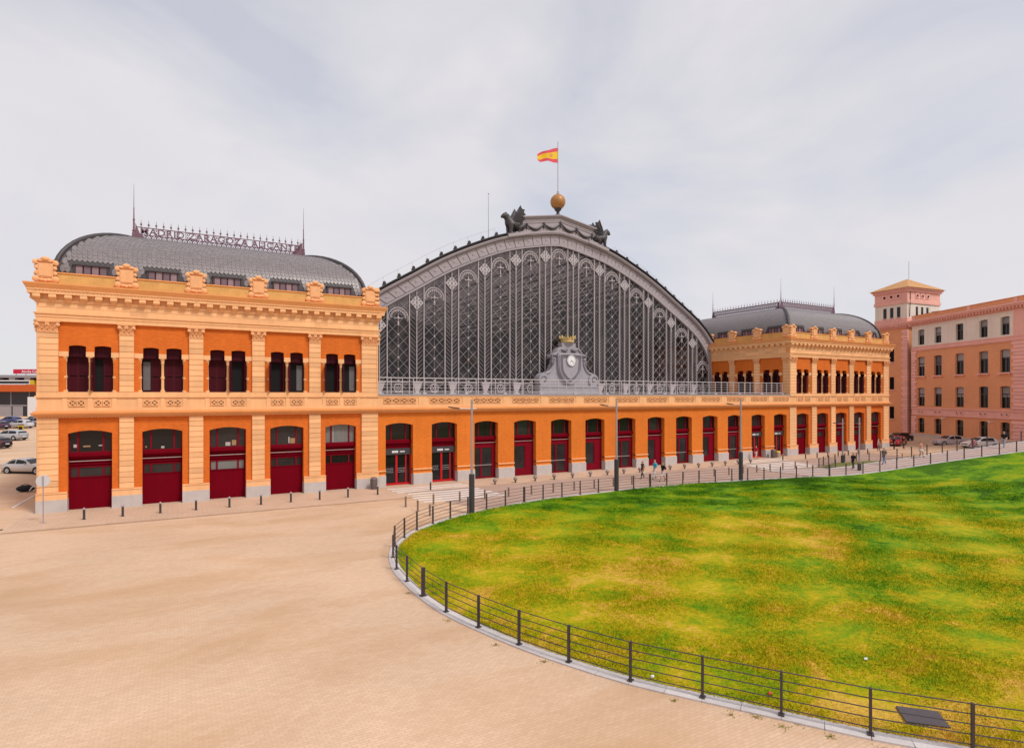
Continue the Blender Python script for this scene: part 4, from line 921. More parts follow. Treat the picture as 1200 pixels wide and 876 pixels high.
for bi, uc in enumerate(WB):
    zt = arch_in(uc - C0) - .2
    if zt < 9: continue
    for s in (-HB, HB): post(uc + s)
    d = HB
    lat = MB(); zrow = 9.55; rows = int((27.5 - zrow) / d) + 1
    z = zrow - d * 2
    while z < 28:
        for (a, b) in ((-1, 1), (1, -1)):
            seg = clip_poly([(uc - HB, z + (-HB) * a - .019), (uc + HB, z + HB * a - .019), (uc + HB, z + HB * a + .019), (uc - HB, z - HB * a + .019)], uc - HB, uc + HB)
            if seg: lat.prism([(p[0], GY0 - .08 - .012 * (a + 1), p[1]) for p in seg], [(p[0], GY0 - .03, p[1]) for p in seg])
        z += d
    lat.tube([(uc, GY0 - .07, 8.1), (uc, GY0 - .07, zt)], .022, 4)
    B = lat.build('lattice', IRON, HALL)
    # panes: diamonds on the quarter grid
    z = 8.1 - d
    while z < 28:
        for j, du in enumerate((-HB / 2, HB / 2)):
            cz = z + d / 2 + (zrow % d - 8.1 % d)
            add_pane([(uc + du - d / 2, cz), (uc + du, cz - d / 2), (uc + du + d / 2, cz), (uc + du, cz + d / 2)], uc - HB, uc + HB)
        for du in (-HB, 0, HB):
            cz = z + d + (zrow % d - 8.1 % d)
            add_pane([(uc + du - d / 2, cz), (uc + du, cz - d / 2), (uc + du + d / 2, cz), (uc + du, cz + d / 2)], uc - HB, uc + HB, du == 0)
        z += d
    z = zrow
    while z < zt - 2.2: put('knob', knob, IRONL, HALL, (uc, GY0 - .12, z)); z += d
    # fan ornament under the arch
    fz = min(arch_in(uc - C0 - 1.1), arch_in(uc - C0 + 1.1), zt) - 1.35
    if fz > 10:
        m = MB()
        for r, t in ((1.16, .05), (.86, .035)): m.tube([(uc + r * math.cos(PI * j / 14), GY0 - .12, fz + r * math.sin(PI * j / 14)) for j in range(15)], t, 5)
        for j in range(9):
            a = PI * (j + .5) / 9; m.tube([(uc + 1.0 * math.cos(a) + .13 * math.cos(2 * PI * q / 7), GY0 - .12, fz + 1.0 * math.sin(a) + .13 * math.sin(2 * PI * q / 7)) for q in range(7)], .03, 4, True)
            m.ball((uc + .76 * math.cos(a), GY0 - .12, fz + .76 * math.sin(a)), .07, 6, 4)
        for sg in (-1, 1): m.ball((uc + sg * 1.1, GY0 - .12, fz - .15), .11, 6, 4); m.tube([(uc, GY0 - .12, fz - .05), (uc + sg * .38, GY0 - .12, fz)], .05, 5); m.ball((uc + sg * .4, GY0 - .12, fz), .08, 6, 4)
        m.tube([(uc, GY0 - .12, fz + .5), (uc, GY0 - .12, fz - .75)], [.03, .07], 5); m.ball((uc, GY0 - .13, fz), .16, 8, 5); m.ball((uc, GY0 - .13, fz - .75), .12, 8, 5)
        m.build('fan_ornament', IRONL, HALL)
    # rosette at the foot
    m = MB(); m.tube([(uc + .5 * math.cos(2 * PI * j / 14), GY0 - .14, 8.75 + .5 * math.sin(2 * PI * j / 14)) for j in range(14)], .05, 5, True)
    for j in range(6):
        a = 2 * PI * j / 6; m.tube([(uc + .28 * math.cos(a) + .16 * math.cos(2 * PI * q / 7), GY0 - .14, 8.75 + .28 * math.sin(a) + .16 * math.sin(2 * PI * q / 7)) for q in range(7)], .03, 4, True)
    m.tube([(uc - HB, GY0 - .1, 9.4), (uc + HB, GY0 - .1, 9.4)], .05, 5); m.build('foot_rosette', IRONL, HALL)
NBAY = [C0 + PITCH * (k + .5) for k in range(-7, 7)]
for uc in NBAY:
    hw = PITCH / 2 - HB; zt = arch_in(uc - C0)
    if zt < 9.5: continue
    post(uc, .036)
    ch = MB(); z = 8.3
    while z < 28:
        for sg in (-1, 1):
            seg = clip_poly([(uc, z - .022), (uc + sg * hw, z + hw - .022), (uc + sg * hw, z + hw + .022), (uc, z + .022)], uc - hw, uc + hw)
            if seg: ch.prism([(p[0], GY0 - .06, p[1]) for p in seg], [(p[0], GY0 - .02, p[1]) for p in seg])
        z += .5
    ch.build('chevron_bars', IRON, HALL)
    z = 6.3
    while z < 28:
        for sg in (-1, 1):
            P = [(uc, z), (uc + sg * hw, z + hw), (uc + sg * hw, z + hw + 1.5), (uc, z + 1.5)]
            add_pane(P if sg > 0 else P[::-1], min(uc, uc + sg * hw), max(uc, uc + sg * hw), False)
        z += 1.5
    # lozenge ornament
    oz = min(arch_in(uc - C0 - .5), arch_in(uc - C0 + .5)) - 1.15
    if oz > 10:
        m = MB(); r = .78
        m.prism([(uc + dx * r, GY0 - .22, oz + dz * r * 1.08) for dx, dz in ((1, 0), (0, 1), (-1, 0), (0, -1))], [(uc + dx * r, GY0 - .12, oz + dz * r * 1.08) for dx, dz in ((1, 0), (0, 1), (-1, 0), (0, -1))])
        Z_ = m.build('lozenge_plate', IRONL, HALL)
        m = MB()
        for dx, dz in ((0, 0), (.3, .3), (-.3, .3), (.3, -.3), (-.3, -.3), (0, .48), (0, -.48), (.46, 0), (-.46, 0)): m.lathe([(.11, -.01), (.11, .0)], (uc + dx, GY0 - .222, oz + dz), 8, 'y')
        tag(m.build('pierced_holes', LEADD, Z_), kind='stuff')
        m = MB(); m.tube([(uc, GY0 - .17, oz - .95), (uc, GY0 - .17, oz - 1.6)], [.11, .06], 6); m.ball((uc, GY0 - .17, oz - 1.1), .13, 8, 5); m.build('lozenge_drop', IRONL, Z_)
    m = MB(); m.prism([(uc - .52, GY0 - .55, 9.35), (uc + .52, GY0 - .55, 9.35), (uc + .26, GY0 - .4, 8.5), (uc - .26, GY0 - .4, 8.5)], [(uc - .52, GY0 - .12, 9.35), (uc + .52, GY0 - .12, 9.35), (uc + .26, GY0 - .12, 8.5), (uc - .26, GY0 - .12, 8.5)])
    m.box(uc - .6, uc + .6, GY0 - .6, GY0 - .1, 9.35, 9.47); m.box(uc - .4, uc + .4, GY0 - .45, GY0 - .1, 8.0, 8.2); m.box(uc - .2, uc + .2, GY0 - .38, GY0 - .12, 8.2, 8.5); m.build('mullion_foot', IRONL, HALL)
mul.build('mullions', IRONL, HALL)
for k in range(3):
    if restm[k].v: tag(restm[k].build('glass_panes', PGL[k], HALL, recalc=False), kind='stuff')
m = MB(); m.box(C0 - 27.2, C0 + 27.2, GY0 - .2, GY0 + .2, 7.96, 8.12); m.build('sill', IRON, HALL)
# gabled pediment with garlands
m = MB(); PW = 5.5
bot = [(u, float(np.interp(abs(u), [p[0] for p in offset_curve(1.5)], [p[1] for p in offset_curve(1.5)]))) for u in np.linspace(-PW, PW, 25)]
tpz = lambda u: 30.95 - abs(u) * .175
lo = [(C0 + u, GY0 - .30, z) for u, z in bot] + [(C0 + u, GY0 - .30, tpz(u) - .3) for u in (PW, 0, -PW)]; m.prism(lo, [(x, GY0 + .9, z) for x, y_, z in lo]); PD = m.build('pediment', IRON, HALL)
m = MB()
for d0, d1, yy in ((-.3, -.12, .45), (-.12, .02, .62), (-.85, -.78, .37), (-.62, -.55, .35)):
    for sg in (-1, 1): m.hexa([(C0 + sg * a, y_, tpz(a) + d) for d in (d0, d1) for a, y_ in ((0, GY0 - yy), (PW + .1, GY0 - yy), (PW + .1, GY0 + .9), (0, GY0 + .9))])
m.build('pediment_moulding', IRON, PD)
gar = [5.0, 2.5, 0.0]
for sg in (-1, 1):
    for k in range(2):
        a, b = gar[k + 1], gar[k]; m = MB(); pts = []
        for j in range(13):
            t = j / 12; u = a + (b - a) * t; z = (tpz(u) - 1.05) - .62 * math.sin(PI * t); pts.append((C0 + sg * u, GY0 - .46, z))
        m.tube(pts, [.05 + .13 * math.sin(PI * j / 12) for j in range(13)], 6); m.build('garland', BRONZE, PD)
for u in (-5, -2.5, 0, 2.5, 5):
    m = MB(); z = tpz(u) - 1.0; m.tube([(C0 + u, GY0 - .42, z + .25), (C0 + u, GY0 - .42, z - .1), (C0 + u, GY0 - .42, z - .6)], [.03, .14, .07], 6); m.ball((C0 + u, GY0 - .42, z), .17, 8, 5); m.build('garland_knot', BRONZE, PD)

# ================================================================ flagpole with gilded ball
FP = thing('flagpole', 'flagpole with red and yellow flag on a gilded ball topping the hall gable', 'flagpole', (C0, GY0 + .2, 30.98))
MB().lathe([(.34, 30.98), (.30, 31.2), (.18, 31.3), (.2, 31.5), (.42, 31.75), (.5, 31.95)], (C0, GY0 + .2, 0), 14).build('pedestal', BRONZE, FP, smooth=40)
MB().ball((C0, GY0 + .2, 32.8), .98, 24, 14).build('ball', GOLD, FP, smooth=60)
MB().lathe([(.17, 33.72), (.2, 33.9), (.1, 34.0), (.13, 34.15), (.05, 34.3), (.045, 40.4), (.07, 40.45), (.02, 40.6)], (C0, GY0 + .2, 0), 8).build('pole', GALV, FP)
FR_ = flat('flag_red', (.66, .075, .11)); FY_ = flat('flag_yellow', (.80, .50, .012)); FC_ = flat('flag_emblem', (.62, .30, .10))
m = MB(); nu, nv = 22, 12
for i in range(nu + 1):
    for j in range(nv + 1):
        s, t = i / nu, j / nv
        m.v.append((C0 - .05 - 3.35 * s - .2 * s * t, GY0 + .2 + .30 * s * math.sin(s * 9 + t * 1.2) - .6 * s, 39.75 - 1.95 * t - (1.6 * s ** 1.1) * (1 - .68 * t) + .10 * s * math.sin(s * 10 + t * 3) + .05 * math.sin(t * 9 + 3) * s))
for i in range(nu):
    for j in range(nv):
        m.f.append((i * (nv + 1) + j, (i + 1) * (nv + 1) + j, (i + 1) * (nv + 1) + j + 1, i * (nv + 1) + j + 1)); s = (i + .5) / nu; t = (j + .5) / nv
        e = ((s - .34) / .10) ** 2 + ((t - .5) / .17) ** 2 < 1
        m.m.append(2 if e else (1 if .25 < t < .75 else 0))
m.build('flag', [FR_, FY_, FC_], FP, smooth=60, recalc=False)

# ================================================================ skinned figures
def skin(joints, edges, root, sub=2):
    me = bpy.data.meshes.new('skeleton'); names = list(joints); ix = {n: i for i, n in enumerate(names)}
    me.from_pydata([joints[n][0] for n in names], [(ix[a], ix[b]) for a, b in edges], [])
    bm = bmesh.new(); bm.from_mesh(me); ly = bm.verts.layers.skin.verify(); bm.verts.ensure_lookup_table()
    for n in names:
        r = joints[n][1]; r = (r, r) if not isinstance(r, tuple) else r
        bm.verts[ix[n]][ly].radius = r; bm.verts[ix[n]][ly].use_root = (n == root)
    bm.to_mesh(me); bm.free()
    ob = bpy.data.objects.new('skeleton', me); COL.objects.link(ob); a = ob.modifiers.new('skin', 'SKIN'); a.use_smooth_shade = True; b = ob.modifiers.new('sub', 'SUBSURF'); b.levels = b.render_levels = sub
    bpy.context.view_layer.update()
    res = bpy.data.meshes.new_from_object(ob.evaluated_get(bpy.context.evaluated_depsgraph_get())); bpy.data.objects.remove(ob); bpy.data.meshes.remove(me); res.materials.clear(); return res
def griffin_parts(root):
    # faces local -x; origin under the forepaws
    J = {'pelvis': ((2.0, 0, .80), .70), 'belly': ((1.45, 0, 1.10), .62), 'chest': ((.78, 0, 1.55), .68), 'neck': ((.50, 0, 2.25), .50), 'nape': ((.36, 0, 2.75), .40), 'head': ((.10, 0, 3.05), .40), 'muzzle': ((-.24, 0, 2.92), .27), 'beak': ((-.46, 0, 2.70), .13),
         'ear1': ((.30, .2, 3.48), .07), 'ear2': ((.30, -.2, 3.48), .07)}
    Ed = [('pelvis', 'belly'), ('belly', 'chest'), ('chest', 'neck'), ('neck', 'nape'), ('nape', 'head'), ('head', 'muzzle'), ('muzzle', 'beak'), ('head', 'ear1'), ('head', 'ear2')]
    for s, n in ((.38, 'a'), (-.38, 'b')):
        J.update({'sh' + n: ((.5, s, 1.30), .36), 'el' + n: ((.42, s * 1.1, .80), .26), 'wr' + n: ((.26, s * 1.1, .28), .19), 'pw' + n: ((.0, s * 1.1, .12), .18), 'hp' + n: ((1.85, s * 1.5, .75), .52), 'kn' + n: ((1.30, s * 1.75, .60), .36), 'hk' + n: ((1.5, s * 1.7, .2), .20), 'ft' + n: ((1.05, s * 1.7, .12), .17)})
        Ed += [('chest', 'sh' + n), ('sh' + n, 'el' + n), ('el' + n, 'wr' + n), ('wr' + n, 'pw' + n), ('pelvis', 'hp' + n), ('hp' + n, 'kn' + n), ('kn' + n, 'hk' + n), ('hk' + n, 'ft' + n)]
    tl = [(2.35, 0, .5), (2.75, .1, .28), (3.1, .1, .35), (3.25, .1, .7), (3.0, .1, .95), (2.75, .1, .75)]; pv = 'pelvis'
    for k, p in enumerate(tl): J['t%d' % k] = (p, .26 - .025 * k); Ed.append((pv, 't%d' % k)); pv = 't%d' % k
    put('body', skin(J, Ed, 'pelvis'), BRONZE, root)
    for s in (-1, 1):
        tips = [(1.35, 2.15), (1.55, 3.05), (2.15, 4.05), (2.62, 3.35), (2.72, 2.65), (2.55, 1.95)]; base = [(1.05, 1.75)]
        poly = [(.85, 1.75), (1.15, 2.55), (1.50, 2.85), (2.15, 4.05), (2.30, 3.55), (2.68, 3.35), (2.50, 2.95), (2.75, 2.60), (2.45, 2.35), (2.55, 1.90), (1.5, 1.25)]
        yy = lambda x, z: s * (.42 + .30 * (z - 1.3) / 2.7)
        m = MB().prism([(x, yy(x, z), z) for x, z in poly], [(x, yy(x, z) + s * .07, z) for x, z in poly])
        for tx, tz in ((2.15, 4.05), (2.68, 3.35), (2.75, 2.6), (2.55, 1.9)): m.tube([(.95, yy(.95, 1.8) + s * .06, 1.8), (tx * .55 + .5, yy(0, tz * .5 + 1) + s * .12, tz * .6 + .75), (tx, yy(tx, tz) + s * .05, tz)], [.10, .075, .03], 5)
        m.tube([(.8, s * .4, 1.7), (1.15, yy(1.15, 2.5), 2.5), (1.4, yy(1.4, 2.9), 3.0), (2.15, yy(2.1, 4.05), 4.08)], [.16, .12, .09, .03], 6); m.build('wing', BRONZE, root)
for lab, sg in (('dark bronze winged griffin on the left slope of the hall gable, facing left', 1), ('dark bronze winged griffin on the right slope of the hall gable, facing right', -1)):
    X = C0 - sg * 7.4; zb = float(np.interp(7.4, [p[0] for p in top], [p[1] for p in top]))
    G = thing('griffin_statue', lab, 'statue', (X, GY0 + .1, zb + .06), 'bronze griffins on the gable')
    local(G, lambda: griffin_parts(G))
    def plinth():
        m = MB(); zt = lambda u: float(np.interp(abs(u), [p[0] for p in top], [p[1] for p in top])) - zb
        m.box(-.35, 3.0, -.7, .7, -.55, .03); m.build('plinth', IRON, G)
    local(G, plinth)
    G.rotation_euler.y = -math.atan(.30) * 1.0 if sg > 0 else math.atan(.30) * 1.0
    G.rotation_euler = (0, -.24, 0) if sg > 0 else (0, -.24, 0)
    if sg < 0: G.rotation_euler = (0, -.24, PI)
    G.scale = (1.0, 1.0, .76); G.location.z -= .12

# ================================================================ clock monument on the terrace
CK = thing('clock_monument', 'blue grey scrolled clock cartouche with golden crown on the terrace', 'clock', (43.3, 12.4, 7.96))
def clock_parts():
    m = MB(); m.box(-5.1, 5.1, -.75, .75, 0, .55); m.box(-4.9, 4.9, -.6, .6, .55, 1.0); m.box(-5.0, 5.0, -.68, .68, 1.0, 1.18); m.build('base', LEAD, CK)
    half = catmull([(4.75, 1.18), (5.05, 1.9), (4.75, 2.6), (4.1, 2.85), (3.3, 3.1), (2.75, 3.9), (2.55, 4.7), (2.95, 4.85), (2.9, 5.25), (2.3, 5.4), (1.9, 5.9), (1.4, 6.25), (1.1, 6.3), (1.1, 6.75), (0.0, 6.95)], 4)
    lp = [(p[0], p[1]) for p in half] + [(-p[0], p[1]) for p in half[::-1][1:]]
    MB().prism([(u, -.42, z) for u, z in lp], [(u, .5, z) for u, z in lp]).build('scroll_body', LEAD, CK)
    for sg in (-1, 1):
        m = MB(); m.lathe([(.82, -.62), (.88, -.5), (.88, .5)], (sg * 4.15, 0, 1.95), 18, 'y'); v = m.build('volute', LEAD, CK, smooth=40)
        m = MB(); m.tube([(sg * 4.15 + (.62 - .075 * j) * math.cos(j * .75) * sg, -.64, 1.95 + (.62 - .075 * j) * math.sin(j * .75)) for j in range(9)], .07, 5); m.build('volute_spiral', LEADD, v)
        pts = [(sg * p[0] * .96, -.5, p[1] - .05) for p in half[12:44:2]]; MB().tube(pts, .13, 6).build('scroll_rib', LEAD, CK)
        m = MB(); m.ball((sg * 2.75, -.45, 4.2), .4, 8, 6, (.8, .6, 1.2)); m.ball((sg * 2.5, -.45, 5.15), .42, 8, 6, (1.4, .6, .5)); m.build('carved_knot', LEADD, CK)
        m = MB(); m.tube([(sg * 1.3, -.5, 5.9), (sg * .8, -.6, 5.75), (sg * .3, -.55, 5.95)], [.1, .18, .12], 6); m.build('ribbon', LEADD, CK)
    sh = catmull([(0, 5.5), (1.0, 5.45), (1.95, 5.35), (2.0, 4.4), (1.9, 3.2), (1.35, 2.2), (.5, 1.45), (0, 1.2)], 4); s_ = [(p[0], p[1]) for p in sh] + [(-p[0], p[1]) for p in sh[::-1][1:-1]]
    cz = 3.6; sc = lambda k: [(u * k, cz + (z - cz) * k) for u, z in s_]
    MB().prism([(u, -.72, z) for u, z in sc(1)], [(u, -.4, z) for u, z in sc(1)]).build('shield', LEAD, CK)
    MB().prism([(u, -.76, z) for u, z in sc(.80)], [(u, -.70, z) for u, z in sc(.80)]).build('shield_field', LEADD, CK)
    MB().prism([(u, -.82, z) for u, z in sc(.64)], [(u, -.75, z) for u, z in sc(.64)]).build('inner_shield', LEAD, CK)
    m = MB(); m.tube([(u, -.78, z) for u, z in sc(.90)], .10, 6, True); m.build('shield_rim', LEAD, CK)
    f = MB().lathe([(.70, -.94), (.70, -.8)], (.05, 0, 4.52), 28, 'y').build('clock_face', WHITEP, CK)
    m = MB(); m.tube([(.05 + .72 * math.cos(2 * PI * j / 28), -.94, 4.52 + .72 * math.sin(2 * PI * j / 28)) for j in range(28)], .05, 5, True); m.build('clock_rim', GALV, f)
    m = MB()
    for j in range(12):
        a = 2 * PI * j / 12; m.tube([(.05 + .52 * math.cos(a), -.945, 4.52 + .52 * math.sin(a)), (.05 + .63 * math.cos(a), -.945, 4.52 + .63 * math.sin(a))], .022, 4)
    for a, l_ in ((-2.2, .36), (-.75, .55)): m.tube([(.05, -.95, 4.52), (.05 + l_ * math.cos(a), -.95, 4.52 + l_ * math.sin(a))], [.035, .015], 4)
    m.build('clock_hands', BLACK, f)
    m = MB(); m.ball((0, -.1, 6.75), .95, 14, 6, (1.15, .6, .35)); m.build('crown_cushion', LEAD, CK)
    m = MB(); n = 20; m.lathe([(1.0, 6.85), (1.08, 7.0), (1.02, 7.1), (1.12, 7.55)], (0, -.05, 0), n)
    for j in range(8):
        a = 2 * PI * (j + .25) / 8; x, y = 1.12 * math.cos(a), -.05 + 1.12 * math.sin(a); m.tube([(x, y, 7.5), (x * 1.06, y * 1.06, 7.72), (x * 1.12, y * 1.12, 7.98)], [.2, .16, .03], 6); m.ball((x * 1.06, y * 1.06, 7.80), .13, 6, 4)
        a += PI / 8; x, y = 1.1 * math.cos(a), -.05 + 1.1 * math.sin(a); m.ball((x, y, 7.62), .10, 6, 4)
    m.v = [(x * .86, y * .86, 6.85 + (z - 6.85) * .88) for x, y, z in m.v]; m.build('crown', GOLDL, CK)
local(CK, clock_parts); CK.scale = (.91, 1, .97)

# ================================================================ terrace railing
TR = thing('terrace_railing', 'pale grey metal railing along the terrace edge above the arcade', 'railing', (C0, 0, 8.08))
x0_, x1_ = 15.25, 68.7; n = 52
for k in range(n + 1):
    x = x0_ + (x1_ - x0_) * k / n; big_ = k % 4 == 0
    m = MB(); m.box(x - .03, x + .03, .08, .14, 8.08, 9.50)
    if k % 4 == 0: m.box(x - .16, x + .16, -.06, .2, 8.08, 8.2)
    m.build('post', IRONL, TR)
for z, r in ((9.50, .045), (9.20, .02), (8.92, .02), (8.64, .02), (8.36, .02), (8.22, .035)): MB().tube([(x0_, .11, z), (x1_, .11, z)], r, 6).build('rail', IRONL, TR)
# masts on the station roofs
for x, y, z0, z1, lab in ((33.6, GY0 + 2, 26.6, 33.0, 'thin white mast on the hall roof left of the left griffin'),):
    o = MB().lathe([(.05, z0), (.03, z1 - .2), (.09, z1 - .1), (.02, z1)], (x, y, 0), 6).build('mast', GALV); tag(o, lab, 'mast')

# ================================================================ salmon brick building on the right
BA = math.radians(28.0)
BB = thing('brick_building', 'four-storey salmon brick building with pink stone trim and a hip-roofed corner tower', 'building', (114.9, 7.7, 0), rotz=math.atan2(-math.cos(BA), -math.sin(BA)))
# local x runs along the long front towards the camera side, local +y into the building... front faces local -y
def bb_parts():
    fr = Frame(lambda u, o, z: (u, -o, z)); LEN = 46
    cols = [2.1, 6.1, 10.85, 15.6, 19.5]; cols2 = [26.5, 31, 35.5, 40]
    m = MB()
    for z0, z1, zs, ze, hw in ((0, 4.5, 1.4, 4.0, .80), (5.75, 10.2, 6.05, 9.3, .88), (10.2, 15.7, 11.3, 14.7, .88)):
        allc = cols + cols2; ops = [(c, hw, ze - .12, .12) for c in allc]
        fr.box(m, -.2, LEN, -.6, 0, z0, zs); fr.arched(m, -.2, LEN, zs, z1, ops, -.6, 0)
    m.build('brick_wall', PBRICK, BB)
    m = MB(); fr.box(m, -.2, LEN, -.6, 0, 16.5, 16.8); fr.arched(m, -.2, LEN, 16.8, 20.2, [(c, .78, 19.35, .12) for c in cols + cols2], -.6, 0); m.build('rendered_wall', PALEW, BB)
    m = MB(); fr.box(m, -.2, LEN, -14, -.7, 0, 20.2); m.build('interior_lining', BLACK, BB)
    m = MB()
    for z0, z1, p in ((15.7, 15.85, .10), (15.85, 16.0, .22), (16.0, 16.4, .05), (16.4, 16.52, .12)): fr.box(m, -.25, LEN, -.5, p, z0, z1)
    m.build('upper_band', PINK, BB)
    m = MB()
    for z0, z1, p in ((4.45, 4.65, .14), (4.65, 5.55, .05), (5.55, 5.78, .16)): fr.box(m, -.25, LEN, -.5, p, z0, z1)
    m.build('lower_band', PINK, BB)
    m = MB(); fr.box(m, -.25, LEN, -.5, .08, 0, 1.15); m.build('plinth', PLINTH, BB)
    m = MB()
    for z0, z1, p in ((20.2, 20.4, .10), (20.72, 20.95, .72), (20.95, 21.2, .86)): fr.box(m, -.3, LEN, -.6, p, z0, z1)
    fr.box(m, -.3, LEN, -.6, .12, 20.5, 20.72); m.build('cornice', PINK, BB)
    m = MB(); u = -.2
    while u < LEN: fr.box(m, u, u + .24, .13, .62, 20.40, 20.72); u += .6
    m.build('cornice_brackets', PINK, BB)
    m = MB(); fr.box(m, -.2, LEN, -.5, .05, 21.2, 22.0); fr.box(m, -.25, LEN, -.6, .12, 22.0, 22.1); m.build('roof_parapet', PBRICK, BB)
    for u in (.3, 12.8, 21.4, 33): 
        m = MB(); fr.box(m, u - .3, u + .3, -.4, .10, 21.2, 22.0); m.build('parapet_pier', PINK, BB)
    BLINDM = flat('grey_roller_blind', (.24, .225, .22))
    for c in cols + cols2:
        for z0, z1, hw in ((1.4, 4.0, .80), (6.05, 9.3, .88), (11.3, 14.7, .88), (16.8, 19.35, .78)):
            m = MB(); fr.box(m, c - hw, c + hw, -.42, -.38, z0, z1); W_ = m.build('window', GLASS, BB)
            m = MB(); h = z1 - z0
            for a, b, e, f_ in ((-hw, -hw + .08, 0, h), (hw - .08, hw, 0, h), (-.04, .04, 0, h * .62), (-hw, hw, h * .60, h * .66), (-hw, hw, 0, .08)): fr.box(m, c + a, c + b, -.379, -.30, z0 + e, z0 + f_)
            m.build('window_frame', STEEL, W_)
            r = random.random()
            if z0 > 5 and r < .75:
                m = MB(); k = random.choice((.62, .66, .5)); fr.box(m, c - hw + .09, c + hw - .09, -.36, -.33, z0 + h * k, z1); m.build('roller_blind', random.choice((FARC, CURT, BLINDM)), W_)
            if 11 < z0 < 12:
                m = MB(); fr.box(m, c - hw - .2, c + hw + .2, -.1, .28, z0 - .22, z0); fr.box(m, c - hw - .1, c - hw + .1, -.1, .2, z0 - .4, z0 - .22); fr.box(m, c + hw - .1, c + hw + .1, -.1, .2, z0 - .4, z0 - .22); m.build('window_sill', PINK, W_)
        for s in (-.45, .45):
            m = MB(); m.lathe([(.30, -.05), (.30, .03), (.22, .035)], (c + s, -.07, 5.1), 12, 'y'); q = m.build('roundel', PINK, BB); MB().lathe([(.16, -.01), (.16, .01)], (c + s, -.12, 5.1), 10, 'y').build('roundel_eye', LEADD, q)
    # quoins
    for u0, w in ((-.25, 1.0), (21.0, 2.6)):
        zz = 1.2; k = 0
        while zz < 15.4:
            if not (4.3 < zz + .25 < 5.9):
                e = .28 if k % 2 else 0
                m = MB(); fr.box(m, u0 - (e if u0 > 1 else 0), u0 + w + e, -.2, .12, zz, zz + .46); m.build('quoin', PINKB, BB)
            zz += .52; k += 1
    m = MB(); fr.box(m, 21.0, 23.6, -.2, .10, 16.5, 20.2); m.build('corner_pier', PINK, BB)
    for u, z in ((7.8, 4.15), (17.3, 3.95)):
        m = MB(); m.box(u - .1, u + .1, -.5, 0, z, z + .12); m.ball((u, -.55, z), .14, 8, 5); m.build('wall_lamp', WHITEP, BB)
local(BB, bb_parts)
# tower, turned to follow the left flank
TA = math.radians(6.05); TQ = (115.6, 9.0)
tw = bpy.data.objects.new('corner_tower', None); COL.objects.link(tw)
TWM = Matrix.Translation((TQ[0], TQ[1], 0)) @ Matrix.Rotation(-TA, 4, 'Z')   # local +y runs back along the flank, local +x to the right
def twp(name, m, mt, parent=None):
    o = m.build(name, mt, None); o.parent = parent or BB
    o.matrix_parent_inverse = Matrix.Identity(4)
    if parent is None: o.matrix_local = BBI @ TWM
    return o
bpy.data.objects.remove(tw)
BBI = (Matrix.Translation(BB.location) @ Matrix.Rotation(BB.rotation_euler.z, 4, 'Z')).inverted()
S_ = 6.1; SX = 9.2
m = MB(); m.box(.03, 9.1, .03, 16, 0, 20.2); t0 = twp('flank_wall', m, PBRICK)
for z0, z1 in ((14.1, 16.5), (9.0, 11.3), (3.6, 5.85)):
    m = MB(); m.box(.0, .04, 2.45, 3.25, z0, z1); w_ = twp('flank_window', m, GLASS); m = MB(); m.box(-.1, .0, 2.3, 3.4, z0 - .2, z0); twp('flank_sill', m, PINK, w_)
m = MB(); m.box(-.5, SX + .4, -.5, S_ + .4, 20.62, 20.95); m.box(-.15, SX + .1, -.15, S_ + .1, 20.2, 20.62); m.box(-.65, SX + .5, -.65, S_ + .5, 20.95, 21.2); twp('tower_cornice', m, PINK)
m = MB(); u = -.1
while u < S_: m.box(-.45, -.15, u, u + .22, 20.36, 20.62); m.box(u, u + .22, -.45, -.15, 20.36, 20.62); u += .5
twp('tower_brackets', m, PINK)
m = MB(); m.box(-.02, SX, -.02, S_, 21.2, 24.7); twp('tower_wall', m, PALEW)
m = MB(); m.box(-.1, SX + .08, -.1, S_ + .08, 21.2, 22.0); m.box(-.18, SX + .15, -.18, S_ + .15, 24.7, 25.25); m.box(-.06, SX + .05, -.06, S_ + .05, 25.25, 26.85); m.box(-.3, SX + .25, -.3, S_ + .25, 26.85, 27.2); m.box(-.5, SX + .45, -.5, S_ + .45, 27.2, 27.5); twp('tower_attic', m, PINK)
for v in (1.55, 2.85, 4.15):
    for ax in 'xy':
        q = lambda o0, o1, a, b, z0, z1: MB().box(o0, o1, a, b, z0, z1) if ax == 'x' else MB().box(a + .2 + (v - 1.55) * .15 + .9, b + .2 + (v - 1.55) * .15 + .9, o0, o1, z0, z1)
        cc_ = (0, v, 26.15) if ax == 'x' else (v + 1.1 + (v - 1.55) * .15, 0, 26.15)
        w_ = twp('tower_window', q(-.05, .0, v - .3, v + .3, 22.25, 24.15), GLASS); twp('tower_sill', q(-.16, -.05, v - .4, v + .4, 22.1, 22.25), PINK, w_)
        e_ = twp('tower_panel', q(-.12, -.05, v - .55, v + .55, 25.6, 26.7), PINKB)
        twp('oculus_ring', MB().lathe([(.38, -.19), (.42, -.12), (.42, .0)], cc_, 14, ax), PINK, e_); twp('oculus_glass', MB().lathe([(.24, -.195), (.24, -.1)], cc_, 12, ax), BLACK, e_)
    for s in (-.28, .28): m = MB(); m.lathe([(.22, -.16), (.22, -.1)], (0, v + s, 21.65), 10, 'x'); twp('tower_roundel', m, PINKB)
m = MB(); e = .75; c_ = S_ / 2; m.add([(-e, -e, 27.5), (SX + e, -e, 27.5), (SX + e, S_ + e, 27.5), (-e, S_ + e, 27.5), (SX / 2, c_, 29.9)], [(0, 1, 4), (1, 2, 4), (2, 3, 4), (3, 0, 4), (3, 2, 1, 0)]); twp('tower_roof', m, RTILE)
